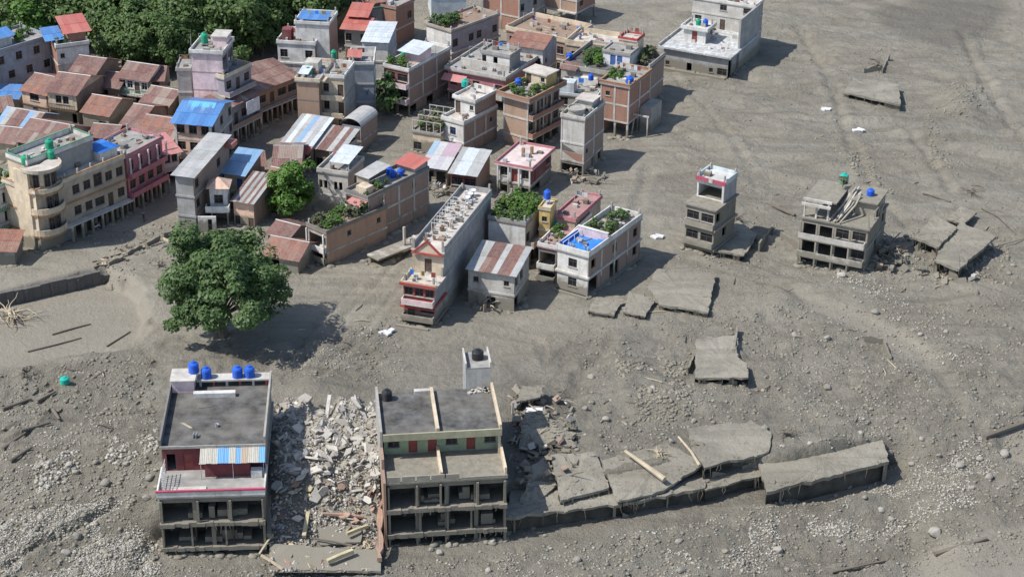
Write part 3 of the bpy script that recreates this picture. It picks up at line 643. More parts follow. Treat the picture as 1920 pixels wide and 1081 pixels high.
def green_building():
    H = house('green_building', 'bottom building with dark twin roof, green upper wall and open mud floors', (726, 907), (952, 893), 4.3, d=16.0, cat='building', zb=ZF, ang=7, w=13.0)
    w, d = H.w, H.d; E = H.e; zt = 7.8; c0 = w*.46
    block(H, 0, 0, w, d, -.6, [2.0, 3.2, 3.2], {'*': mudw}, {'f': ['BBBB', 'BBBB', 'BBBB'], 'r': ['', '.O..', '.O.O']}, slab=mudl, band=.05)
    for z in (1.4, 4.6): edge(H, mudl, -.1, w+.15, -.7, -.04, z-.3, z+.15)
    for z, hh in ((1.56, 2.7), (4.76, 2.8), (-.6, 1.68)):
        for i in range(5): q = max(0, w*(i+(rng.uniform(-.2, .2) if 0 < i < 4 else 0))/4-.2); bx(H, 'column', mudw, q, -.45, z, q+rng.uniform(.16, .3), -.1, z+hh)
    zr = roof(H, 0, 0, w, d, zt, muds, 0, ov=.25)
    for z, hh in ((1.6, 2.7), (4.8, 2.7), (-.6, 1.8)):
        bx(H, 'room_wall', shadew, .05, 2.6, z, w-.05, 2.75, z+hh)  # near-black partitions added so the open floors look deeply shaded
        for x in (w*.27, w*.52, w*.77): bx(H, 'room_wall', shadew, x, .25, z, x+.14, 2.58, z+hh)
    for z in (1.6, 4.8):
        for i in range(7): x = rng.uniform(.3, w-2); bx(H, 'bay_fill', mudw, x, .3+rng.uniform(0, .6), z, x+rng.uniform(.6, 2.2), 2.5, z+rng.uniform(.3, 1.6))
    # low balustrade of the terrace, broken into bays
    for i in range(5): bx(H, 'balustrade', mudl, w*i/5*.62, -.22, zr-.01, w*(i+.9)/5*.62, -.08, zr+.75)
    bx(H, 'balustrade', mudl, w*.63, -.22, zr-.01, w+.2, -.08, zr+.25)
    yr = L(H, 820, 815, 7.3)[1]; yb = L(H, 913, 731, 7.3)[1]; d2 = yb-yr
    yw = yr+1.0
    zu = block(H, 0, yw, w, yb-yw, zr, [2.8], {'*': mudl, 'f': green, 'l': greybr}, {'f': ['WDDWDW']}, fr=frd, door=reddoor)
    zq = roof(H, 0, yr, w, d2, zu, droof, 0, ov=.12, th=.25)
    bx(H, 'roof_fascia', surfs['olive'], -.12, yr-.3, zu-.35, w+.12, yr-.122, zq+.28)
    bx(H, 'roof_divider', cream, c0-.18, yr+.02, zq-.01, c0+.18, yb, zq+.6)
    bx(H, 'terrace_divider', cream, c0-.15, .1, zr-.01, c0+.15, yw-.02, zr+.9)
    bx(H, 'corner_post', cream, w-.3, yr-.12, zr, w, yr+.2, zu-.36)
    bx(H, 'right_parapet', cream, w-.14, yr-.1, zq-.01, w+.12, yb+.2, zq+.75)
    bx(H, 'right_parapet', cream, w-.05, .3, zr-.01, w+.2, yw-.4, zr+.9)
    # brick party wall stepping down on the left
    for y0, y1, zz in ((-.6, 2.2, 8.3), (2.203, yr, 9.6), (yr+.003, yb+.8, 11.6)):
        q = bx(H, 'party_wall', rub3 if y0 < yr else conc, -.45, y0, -.6, -.17, y1, zz)
    # stair tower at the back right
    x0, y0 = w-3.0, yb+.05
    zs = block(H, x0, y0, 2.9, 3.8, zr-3, [zq-zr+5.6], {'*': greyp, 'f': lconc}, {'f': [''], 'l': ['']})
    bx(H, 'tower_top', roofc, x0-.003, y0-.003, zs, x0+2.905, y0+3.8, zs+.15)
    for b in ((x0-.05, y0, x0+.12, y0+3.75), (x0+2.78, y0, x0+2.95, y0+3.75)): bx(H, 'tower_parapet', lconc, b[0], b[1], zs+.15, b[2], b[3], zs+.8)
    tank(local(H, x0+1.6, y0+2.2, zs+.15), 'black tank on the grey stair tower of the green building', tblack, .7, 1.2)
    tank(local(H, .8, yb-1.3, zq), 'grey black tank at left back corner of dark twin roof', tblack, .6, 1.3)
    bx(H, 'roof_box', lconc, c0-2.0, yb-.7, zq-.01, c0-.2, yb-.1, zq+.5)
    for i in range(12):
        p = rng.uniform(x0, x0+2.4), y0-.6+rng.uniform(-.5, .4)
        MB().box(-.3, -.25, 0, .25, .2, .18).build('rubble_chunk', rub1, E, (p[0], p[1], zq), rng.uniform(0, 3))
surfs = {'olive': surf('olive fascia', (.44, .42, .28))}
green_building()

def bank_slabs():
    """long bank-side basement slab and the half-buried shop roofs standing on it"""
    def ruin(name, label, pts, z, th=.3, zlow=None, tilt=None, col=None, cat='ruin', back=1.6, mat=None, posts=4, zz=None, fw=.6):
        zs = zz or [z]*len(pts); P = [Vector(G(u, v, q)) for (u, v), q in zip(pts, zs)]
        c = sum(P, Vector())/len(P); e = empty(name, (c.x, c.y, min(zs)-1.2)); tag(e, label, cat); base = e.location
        # slab with a broken outline
        out = []; n = len(P)
        for i in range(n):
            a, b = P[i], P[(i+1) % n]; k = max(1, int((b-a).length/.8))
            for j in range(k):
                q = a.lerp(b, j/k)
                if j: q = q+Vector((rng.uniform(-.15, .15), rng.uniform(-.15, .15), rng.uniform(-.1, .08)))
                out.append(q-base)
        m = MB(); N = len(out); cc = c-base
        m.v = [tuple(q) for q in out]+[(q.x, q.y, q.z-th*rng.uniform(.7, 1.3)) for q in out]+[(cc.x, cc.y, cc.z+.05)]
        for i in range(N): j = (i+1) % N; m.f += [(i, j, 2*N), (i, N+i, N+j, j)]
        m.f.append(tuple(N+i for i in reversed(range(N))))
        m.build('slab', mat or MATS['flood mud'], e)
        rs = np.random.RandomState(int(abs(c.x*13+c.y*7))); nl = 160; ia = rs.randint(0, N, nl); t_ = rs.rand(nl)**.5; O = np.array([tuple(q) for q in out]); Q = np.array(tuple(cc))+(O[ia]-np.array(tuple(cc)))*t_[:, None]; r_ = .05+.3*rs.rand(nl)**3
        oc = np.array([(1, 0, 0), (0, 1, 0), (-1, 0, 0), (0, -1, 0), (0, 0, .55), (0, 0, -.5), (.7, .7, .2), (-.7, .7, .2), (-.7, -.7, .2), (.7, -.7, .2)]); V_ = (Q[:, None, :]+oc[None]*r_[:, None, None]*rs.uniform(.6, 1.4, (nl, 10, 1))).reshape(-1, 3)
        T_ = np.array([(0, 6, 4), (6, 1, 4), (1, 7, 4), (7, 2, 4), (2, 8, 4), (8, 3, 4), (3, 9, 4), (9, 0, 4), (0, 6, 5), (6, 1, 5), (1, 7, 5), (7, 2, 5), (2, 8, 5), (8, 3, 5), (3, 9, 5), (9, 0, 5)])
        lo = link('mud_lumps', npmesh('mud_lumps', V_, (T_[None]+(np.arange(nl)*10)[:, None, None]).reshape(-1, 3), MATS['flood mud']), e); lo['kind'] = 'stuff'
        zl = zlow if zlow is not None else -.8
        # posts along the front edge (first two points are the front corners), inner back wall
        a, b = P[0]-base, P[1]-base; inn = (cc-(a+b)/2); inn.z = 0; inn.normalize()
        for i in range(posts):
            if rng.random() < .5: continue
            q = a.lerp(b, (i+rng.uniform(.1, .8))/posts)+inn*rng.uniform(.3, .9); s = rng.uniform(.08, .17)
            MB().box(q.x-s, q.y-s, zl-base.z, q.x+s, q.y+s, q.z-th+.01).build('post', mudl, e)
        a2, b2 = a+inn*back, b+inn*back
        k = 0.0
        while k < 1:
            k2 = min(1, k+rng.uniform(.08, .22))
            if rng.random() < (fw if zl > ZF+.5 else .15):
                p, q = a.lerp(b, k)+inn*.35, a.lerp(b, k2)+inn*.35; top = rng.uniform(.3, 1.0); zt0 = zl-base.z+(p.z-th-zl+base.z)*top; zt1 = zl-base.z+(q.z-th-zl+base.z)*min(1, top+rng.uniform(-.3, .3))
                MB().quad((p.x, p.y, zl-base.z), (q.x, q.y, zl-base.z), (q.x, q.y, zt1), (p.x, p.y, zt0)).build('front_wall', mudw, e)
            k = k2
        for i in range(posts*2):
            q = a.lerp(b, rng.random())-inn*.05; MB().tube([q+Vector((0, 0, -.1)), q+Vector((rng.uniform(-.2, .2), -.1, -.6)), q+Vector((rng.uniform(-.3, .3), -.2, -rng.uniform(.8, 1.8)))], [.05, .04, .02], 4).build('hanging_root', dwood, e)
        MB().quad((a2.x, a2.y, zl-base.z), (b2.x, b2.y, zl-base.z), (b2.x, b2.y, b2.z-th+.02), (a2.x, a2.y, a2.z-th+.02)).build('inner_wall', shadew, e)  # wall colour paints in the darkness of the gap under the slab
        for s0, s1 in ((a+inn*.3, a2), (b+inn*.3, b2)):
            MB().quad((s0.x, s0.y, zl-base.z), (s1.x, s1.y, zl-base.z), (s1.x, s1.y, s1.z-th+.02), (s0.x, s0.y, s0.z-th+.02)).build('side_wall', shadew, e)  # side walls carry the same painted-in shade
        return e
    R = ruin
    R('bank_slab', 'long mud covered floor slab running right from the green building', [(948, 968), (1166, 944), (1168, 896), (960, 915)], -1.1, .35, ZF-.6, posts=4, back=.9)
    R('bank_slab', 'mud covered floor slab below the bleached log, dark gap underneath', [(1168, 943), (1322, 914), (1318, 858), (1160, 886)], -1.0, .35, ZF-.6, posts=3, back=.9)
    R('bank_slab', 'low slab edge under the raised shop roof slab', [(1322, 918), (1432, 890), (1440, 850), (1320, 872)], -1.2, .25, ZF-.6, posts=3, back=.9)
    R('bank_slab', 'rightmost end of the long slab row above the gravel bank', [(1438, 921), (1667, 864), (1652, 812), (1420, 862)], -.45, .4, ZF-.6, posts=3, back=.9)
    R('shop_roof', 'raised flat mud roof slab with deep dark gap at its front', [(1321, 876), (1441, 846), (1446, 810), (1407, 786), (1288, 802), (1300, 850)], .75, .3, -2.0, posts=4)
    R('shop_roof', 'tilted square mud slab leaning left of the buckled slab seam', [(1052, 938), (1142, 913), (1116, 846), (1032, 852)], .2, .3, -1.9, zz=[-.3, -.3, .9, .9])
    R('shop_roof', 'narrow drooping mud slab bent down to the bank slab', [(963, 960), (1003, 944), (1043, 908), (1028, 850), (996, 872), (985, 920)], -.2, .25, -1.9, zz=[-1.7, -1.2, -.5, .8, .6, -.2], posts=2)
    R('shop_roof', 'broad flat mud slab under the bleached log', [(1158, 940), (1245, 918), (1320, 868), (1250, 830), (1128, 862)], .1, .3, -1.7, zz=[-.6, -.5, .35, .5, .4])
    R('crushed_house', 'steeply tilted broken slab of the crushed house right of the green building', [(972, 842), (1036, 826), (1024, 768), (984, 772)], .8, .3, -.6, zz=[.2, .3, 2.4, 2.0], posts=2, back=1.0)
    R('crushed_house', 'second tilted slab beside the white panel wreck', [(1036, 828), (1082, 842), (1058, 790), (1030, 784)], .6, .3, -.6, zz=[.5, .1, 1.2, 1.8], posts=2, back=.8)
    R('crushed_house', 'small raised slab at the top of the crumpled wreck', [(968, 752), (1012, 744), (1020, 722), (980, 724)], 1.6, .25, -.6, posts=2, back=1.0)
    R('buried_house', 'buried house roof with dark open front right of the debris mound', [(1303, 707), (1403, 707), (1400, 680), (1382, 668), (1382, 628), (1305, 634), (1304, 668)], 1.3, .3, -.8, posts=3, back=2.6)
    R('buried_house', 'wide flat buried roof with shadowed right edge beside the blue pool house', [(1238, 570), (1328, 585), (1342, 512), (1232, 504), (1214, 538)], 1.1, .35, -.5, posts=3)
    R('buried_house', 'small buried roof nearest the blue deck house front', [(1103, 582), (1152, 590), (1166, 562), (1118, 556)], .75, .25, -.5, posts=2, back=1)
    R('buried_house', 'small buried roof between two other flush mud roofs', [(1168, 584), (1210, 592), (1228, 562), (1180, 545)], .8, .25, -.5, posts=2, back=1)
    R('buried_house', 'buried roof with broken wall stumps on open mud at upper right', [(1582, 172), (1688, 196), (1686, 158), (1600, 146)], 1.6, .35, -.6, posts=4)
    R('buried_roof', 'mud slab at the foot of the tall narrow tower house', [(1338, 470), (1395, 478), (1420, 440), (1385, 412), (1352, 432)], .7, .25, -.5, posts=2, back=1)
    R('ruined_house', 'raised mud roof of the ruined house at right with open front', [(1714, 445), (1760, 463), (1795, 426), (1752, 404)], 2.7, .35, -.6, posts=3, back=2.2, fw=.7)
    R('ruined_house', 'large sagging mud roof at far right with hollow dark underside', [(1752, 488), (1798, 504), (1868, 442), (1800, 418), (1766, 450)], 2.2, .4, -.6, posts=3, back=2.4, fw=.7)
    R('ruined_house', 'rear mud slab behind the ruined houses at far right', [(1776, 410), (1808, 420), (1832, 398), (1800, 386)], 1.5, .25, -.6, posts=2, back=1)
bank_slabs()

def chips(e, o, hz):
    rs = np.random.RandomState(4); n = 4600; u = rs.uniform(508, 712, n); v = 745+rs.rand(n)**1.2*325; P = np.array([G(a, b, hz(a, b)+.1) for a, b in zip(u, v)])-np.array(o)
    A = rs.normal(size=(n, 3)); A /= np.linalg.norm(A, axis=1)[:, None]; B = np.cross(A, rs.normal(size=(n, 3))); B /= np.linalg.norm(B, axis=1)[:, None]; C = np.cross(A, B); r = (.1+.3*rs.rand(n)**3)[:, None]
    V = np.stack([P+A*r, P+B*r*.7, P-A*r*.8, P-B*r*.7, P+C*r*.4, P-C*r*.4], 1).reshape(-1, 3); T = np.array([(0, 1, 4), (1, 2, 4), (2, 3, 4), (3, 0, 4), (1, 0, 5), (2, 1, 5), (3, 2, 5), (0, 3, 5)])
    q = NB('rubble chips'); w = q.co('World'); c = q.mix(q.ramp(q.noise(w, 1.6, 3), .4, .62), (.22, .205, .18), (.52, .49, .44)); c = q.mix(q.ramp(q.noise(w, 3.1, 1), .62, .7), c, (.40, .24, .17)); m = q.fin(c, .9)
    ob = link('rubble_chips', npmesh('rubble_chips', V, (T[None]+(np.arange(n)*6)[:, None, None]).reshape(-1, 3), m), e); ob['kind'] = 'stuff'
def collapsed():
    A = G(500, 930, -1); e = empty('collapsed_building', (A[0], A[1], -2)); tag(e, 'heap of pale concrete rubble and broken slabs between the two bottom buildings', 'ruin'); o = e.location
    def pt(u, v, z): p = G(u, v, z); return Vector((p[0], p[1], p[2]))-o
    def slab(pts, zs, th, mat, name, jag=.15):
        P = [pt(u, v, z) for (u, v), z in zip(pts, zs)]; m = MB(); out = []
        for i in range(len(P)):
            a, b = P[i], P[(i+1) % len(P)]; k = max(1, int((b-a).length/.7))
            for j in range(k):
                q = a.lerp(b, j/k)
                if j: q += Vector((rng.uniform(-jag, jag), rng.uniform(-jag, jag), rng.uniform(-.05, .05)))
                out.append(q)
        n = len(out); m.v = [tuple(q) for q in out]+[(q.x, q.y, q.z-th) for q in out]
        m.f = [tuple(range(n)), tuple(range(2*n-1, n-1, -1))]+[(i, n+i, n+(i+1) % n, (i+1) % n) for i in range(n)]
        return m.build(name, mat, e)
    # the heap itself
    def hz(u, v):
        tz = (v-742)/330; tb = tz+.045*math.sin(u*.07)+.025*math.sin(u*.19); up = 3.1*(1-sstep(.2, .9, tz))*sstep(-.02, .12, tb); return float(-.2+up*min(1, .75+(u-505)/60)*(.95+.06*math.sin(u*.045))-2.9*sstep(.25, 1.0, tz)+.08*math.sin(u*.13+v*.07))
    nu, nv = 44, 48; m = MB()
    for j in range(nv):
        for i in range(nu):
            u = 505+i/(nu-1)*207; v = 742+j/(nv-1)*330; tz = j/(nv-1); z = hz(u, v)+.2*(float(fbm(np.array([u*.08]), np.array([v*.08]), 1.0, 3, 9)[0])-.5)
            p = pt(u, v, z); m.v.append(tuple(p))
    for j in range(nv-1):
        for i in range(nu-1): a = j*nu+i; m.f.append((a, a+1, a+nu+1, a+nu))
    m.build('rubble_heap', rub1 if False else mudl, e)
    surfz = hz
    meshes = []
    for k in range(14):
        rs = random.Random(k); mm = MB(); sx, sy, sz = rs.uniform(.35, 1.0), rs.uniform(.2, .5), rs.uniform(.08, .22)
        n = rs.randint(4, 6); pts = [(sx*math.cos(2*math.pi*i/n+rs.uniform(-.35, .35))*rs.uniform(.7, 1.1), sy*math.sin(2*math.pi*i/n+rs.uniform(-.35, .35))*rs.uniform(.7, 1.1)) for i in range(n)]
        mm.v = [(x, y, -sz/2) for x, y in pts]+[(x*.95, y*.95, sz/2) for x, y in pts]
        mm.f = [tuple(range(n-1, -1, -1)), tuple(range(n, 2*n))]+[(i, (i+1) % n, n+(i+1) % n, n+i) for i in range(n)]
        meshes.append([mm.mesh('rubble_chunk', q) for q in (rub1, rub2, rub3, greyp)])
    for i in range(285):
        u = rng.uniform(518, 708); v = 748+rng.random()*215*(.55+.45*rng.random())
        kind = 0
        if i > 215: v = rng.uniform(900, 1066); u = rng.choice([rng.uniform(500, 560), rng.uniform(560, 700), rng.uniform(650, 712)]); kind = rng.choice([1, 1, 2, 2, 0])
        elif rng.random() < .12: kind = 3
        if v > 1066: continue
        p = pt(u, v, surfz(u, v)+rng.uniform(.05, .45)); big = rng.choice([.7, .9, 1.1, 1.3, 1.6, 1.9])
        if kind: big *= .6
        M = Matrix.Translation(p) @ Matrix.Rotation(rng.uniform(0, 6.3), 4, 'Z') @ Matrix.Rotation(rng.gauss(0, .55), 4, 'X') @ Matrix.Rotation(rng.gauss(0, .5), 4, 'Y') @ Matrix.Scale(big, 4)
        link('rubble_chunk', rng.choice(meshes)[kind], e, M)
    slab([(508, 905), (600, 900), (606, 958), (510, 972)], [-.9, -.6, -1.6, -2.0], .25, dconc, 'fallen_slab')
    slab([(590, 975), (680, 968), (676, 1015), (600, 1020)], [-1.7, -1.5, -2.2, -2.3], .2, dconc, 'fallen_slab')
    slab([(505, 1018), (712, 1030), (714, 1070), (520, 1066)], [-2.5, -2.3, -2.9, -3.0], .3, conc, 'fallen_slab')
    slab([(648, 855), (672, 838), (682, 872), (660, 890)], [1.2, 1.5, .6, .4], .2, greyp, 'fallen_slab')
    slab([(598, 890), (640, 880), (622, 915), (600, 912)], [.3, .5, -.3, -.4], .2, lconc, 'fallen_slab')
    def beam(u0, v0, z0, u1, v1, z1, wd, mat, name='beam'):
        a, b = pt(u0, v0, z0), pt(u1, v1, z1); MB().tube([a, a.lerp(b, .5)+Vector((0, 0, .06)), b], [wd, wd*.95, wd], 4).build(name, mat, e)
    for t_ in ((588, 912, .2, 608, 938, -.6, .3, rub2), (578, 960, -1.0, 570, 1005, -1.9, .3, rub2), (614, 1052, -2.3, 662, 1032, -1.9, .34, rub2), (636, 930, -.2, 672, 902, .4, .26, rub2), (650, 1000, -1.5, 690, 985, -1.4, .25, rub2), (586, 1008, -1.8, 660, 1022, -2.0, .12, dwood),
               (600, 962, -.9, 682, 968, -1.1, .2, rub3), (512, 1000, -1.6, 486, 1038, -2.6, .14, lwood), (490, 1040, -2.6, 530, 1066, -2.9, .16, lwood), (618, 742, 2.6, 612, 785, 2.0, .3, lconc), (660, 745, 2.7, 676, 766, 2.2, .22, lconc)): beam(*t_)
    for i in range(16):
        u = rng.uniform(520, 700); v = rng.uniform(750, 1040); z = surfz(u, v); a = rng.uniform(0, 6.3); l = rng.uniform(.8, 1.8); p = pt(u, v, z+.3)
        MB().tube([p, p+Vector((math.cos(a)*l*.5, math.sin(a)*l*.5, .25)), p+Vector((math.cos(a)*l, math.sin(a)*l, rng.uniform(-.2, .3)))], [.035]*3, 4).build('rebar', dwood, e)
    # left retaining wall stub and party wall
    slab([(500, 735), (508, 735), (508, 1000), (500, 1000)], [3.2, 3.2, -1.2, -1.2], .5, mudw, 'wall_stub', .1)
    slab([(708, 735), (716, 735), (716, 1045), (707, 1045)], [3.4, 3.4, -2.0, -2.0], .5, rub3, 'wall_stub', .2)
    chips(e, o, hz)
collapsed()

# ================================================================== houses standing in the mud, right half
def st(h, n): return [(h+.5)/n]*n
def tower_house():
    H = house('tower_house', 'narrow tall mud splashed tower house with red trimmed top room, standing alone', (1287, 382), (1341, 396), 7.0, d=6.6, zb=-.0)
    w, d = H.w, H.d
    zt = block(H, 0, 0, w, d, -.5, [1.6, 3.0, 2.9], {'*': mudw, 'f': mudl}, {'f': ['BB', 'LL', 'LL'], 'r': ['', '.O.', 'O..']}, slab=mudl, band=.3, fr=frd)
    zr = roof(H, 0, 0, w, d, zt, muds, 0, ov=.3)
    y0 = 2.9; zu = block(H, 0.1, y0, w-.2, d-y0, zr, [2.7], {'*': greyp, 'f': white, 'l': white}, {'f': ['B'], 'r': ['.']})
    zq = roof(H, .1, y0, w-.2, d-y0, zu, whitec, .55, paleblue, ov=.15, sides='lbr')
    bx(H, 'front_coping', magenta, -.1, y0-.35, zq-.25, w+.1, y0-.16, zq+.3); bx(H, 'coping_notch', white, w*.45, y0-.42, zq-.25, w*.58, y0-.36, zq+.34)
    bx(H, 'side_post', white, w-.4, y0-.3, zr, w-.1, y0-.02, zq-.26)
    balcony(H, 'f', 0, w, 1.3, .5, mudl, 'solid', mudl, .7); balcony(H, 'f', 0, w, 4.2, .5, mudl, 'solid', mudl, .7)
whitec = surf('bleached white screed', (.60, .60, .57), streak=0, mud=0, var=.3)
tower_house()

def mud_block():
    H = house('apartment_block', 'wrecked mud coated block with open balconies and collapsed upper floor at right', (1505, 408), (1628, 432), 6.6, d=9.5, cat='building')
    w, d = H.w, H.d
    zt = block(H, 0, 0, w, d, -.5, [1.7, 2.7, 2.7], {'*': mudw, 'f': mudl}, {'f': ['BBBL', 'BBBL', 'BBGL'], 'r': ['', '.O.', '..O']}, slab=mudl, band=.15, fr=frd)
    zr = roof(H, 0, 0, w, d, zt, muds, 0, ov=.25)
    for z in (1.25, 3.95): balcony(H, 'f', -.2, w*.98, z, .9, mudl, 'solid', lconc, .75)
    for z, h_ in ((1.3, 2.4), (4.0, 2.4), (-.5, 1.6)):
        for i in range(4): bx(H, 'column', mudl, w*i*.25-.1, -.85, z, w*i*.25+.12, -.65, z+h_)
    # upper storey left: open frame with pale beams
    for i in range(3): bx(H, 'frame_post', lconc, i*w*.18, .1, zr, i*w*.18+.25, .35, zr+2.5)
    bx(H, 'frame_beam', lconc, -.2, .05, zr+2.5, w*.42, .4, zr+2.8); bx(H, 'frame_beam', lconc, -.2, -.5, zr+1.95, w*.42, -.2, zr+2.3)
    bx(H, 'upper_roof', muds, -.1, .41, zr+2.5, w*.48, d*.8, zr+2.72); bx(H, 'upper_wall', mudw, .2, d*.7, zr, w*.46, d*.72, zr+2.5)
    bx(H, 'upper_room', mudl, w*.66, d*.45, zr, w*.98, d*.95, zr+2.0); bx(H, 'upper_room_roof', muds, w*.6, d*.4, zr+2.0, w+.05, d, zr+2.2)
    bx(H, 'bay_shade_panel', droof, w*.62, d*.44, zr, w*.658, d*.9, zr+1.9)  # solid dark slab, its colour paints the shade of an open bay
    for i in range(7):     # roof sheets and beams sliding down
        x = w*(.5+.03*i+rng.uniform(-.03, .03)); MB().tube([(x+rng.uniform(-.2, .8), d*rng.uniform(.5, .8), zr+rng.uniform(2.2, 3.0)), (x, d*.3, zr+1.7+rng.uniform(-.4, .2)), (x-rng.uniform(.2, 1.5), rng.uniform(-.3, .9), zr+.15)], [.16, .17, .12], 4).build('fallen_beam', lconc if i % 2 else mudl, H.e)
    for i in range(9):
        x, y = w+rng.uniform(-.4, .3), rng.uniform(0, d); MB().tube([(x, y, zr-.1), (x+rng.uniform(-.2, .2), y, zr+.9), (x+rng.uniform(-.4, .5), y+.2, zr+rng.uniform(1.2, 2.3))], [.12, .1, .06], 5).build('broken_post', mudl, H.e)
    tk(H, 1582, 342, zr+2.75, 'sea green tank perched on the wrecked mud coated block', tteal, r=.65, h=1.4)
    tk(H, 1632, 366, zr+2.2, 'blue barrel tank on right rear of the wrecked mud coated block', tblue, r=.55, h=1.0)
    shrub(local(H, w*.4, d*.6, zr+2.72), 'dusty pile of leaves on the wrecked mud coated block roof', leafE, .8, 3, group='dusty roof plants', pot=False)
mud_block()

def pool_house():
    H = house('deck_house', 'white house with bright blue sunken deck and planted rear roof', (1045.5, 468), (1103, 484), 6.1, BR=(1150, 400))
    w, d = H.w, 14.6; H.d = d
    zt = block(H, 0, 0, w, d, -.5, [.9, 2.85, 2.85], {'*': greybr, 'f': white, 'l': white}, {'f': ['', '.L.', '.L.'], 'r': ['', 'B.B.O', 'O.O.O']}, slab=lconc, band=.25, frame={'r': 4}, fr=frd)
    bx(H, 'front_ledge', conc, -.3, -.7, .15, w+.3, -.02, .4)
    zr = roof(H, 0, 0, w, d, zt, roofc, .8, white, ov=.2, cap=None)
    bx(H, 'deck', blueroom, .12, .12, zr, w-.1, 5.2, zr+.06); bx(H, 'deck_wall', blueroom, .02, .05, zr+.062, .1, 5.2, zr+.78); bx(H, 'deck_wall', blueroom, w-.1, .05, zr+.062, w-.02, 5.2, zr+.78)
    bx(H, 'deck_bench', blueroom, w*.75, 1.2, zr+.062, w-.12, 4.8, zr+.5)
    bx(H, 'deck_partition', palepink, .05, 5.2, zr, w-.02, 5.5, zr+1.3); bx(H, 'partition_coping', white, 0, 5.15, zr+1.3, w, 5.6, zr+1.4)
    bx(H, 'pipe_rail', vivid, .6, .3, zr+.9, .68, 5.1, zr+.97)
    for i in range(4): bx(H, 'rail_post', vivid, .61, .35+i*1.5, zr+.06, .67, .41+i*1.5, zr+.9)
    garden(H, .5, 6, w-.4, d-.8, zr, 18, [leafA, leafB, leafD], 'potted green plant on the rear roof behind the blue deck', (.4, .8), 31)
    clutter(H, .5, 6, w-.5, d-1, zr, 6, 'the roof behind the blue deck', 12); clutter(H, 1.2, .8, w-1.3, 4.5, zr+.07, 5, 'the bright blue deck', 14)
pool_house()
def side_house():
    H = house('narrow_house', 'narrow house with open white balconies left of the blue deck house', (1010, 462), (1044, 469), 5.0, d=12)
    w, d = H.w, H.d
    zt = block(H, 0, 0, w, d, -.5, [2.6, 2.9], {'*': tan, 'f': dconc}, {'f': ['B', 'B'], 'l': ['.O.', 'W.W.']}, band=.2)
    for z in (.3, 2.2): balcony(H, 'f', 0, w-.1, z, .7, lconc, 'solid', white, .7)
    zr = roof(H, 0, 0, w, d, zt, proof, .5, white, ov=.2)
    x, y = L(H, 1062, 410, zr)
    H2 = house('pink_roof_house', 'house with faded pink flat roof behind the narrow house', (1040, 408), (1078, 416), 6.2, d=9)
    zt2 = block(H2, 0, 0, H2.w, H2.d, -.5, st(6.2, 2), {'*': tan}, {'f': ['', 'W']}); roof(H2, 0, 0, H2.w, H2.d, zt2, proof, .35, pink, ov=.2)
    H3 = house('yellow_tower', 'small yellow stair tower beside the planted roof', (1011, 392), (1031, 395), 8.2, d=3, cat='tower')
    z3 = block(H3, 0, 0, H3.w, H3.d, -.5, st(8.2, 3), yellow, {'f': ['', '', 'w']}); roof(H3, 0, 0, H3.w, H3.d, z3, wroof, .25, yellow, ov=.15)
    tk(H3, 1026, 378, z3+.5, 'tall blue tank on the small yellow stair tower', tblue, r=.5, h=1.3, stand=.5)
    tk(H, 1041, 418, zr, 'green tank in front of the faded pink flat roof', tteal, r=.55, h=1.25)
    garden(H, .3, 2, w-.3, 6, zr, 5, [leafD, leafC], 'leafy plant on the narrow house left of the blue deck', (.4, .7), 77)
    clutter(H, .3, .4, w-.3, 4, zr, 5, 'the narrow roof beside the blue deck', 15)
side_house()

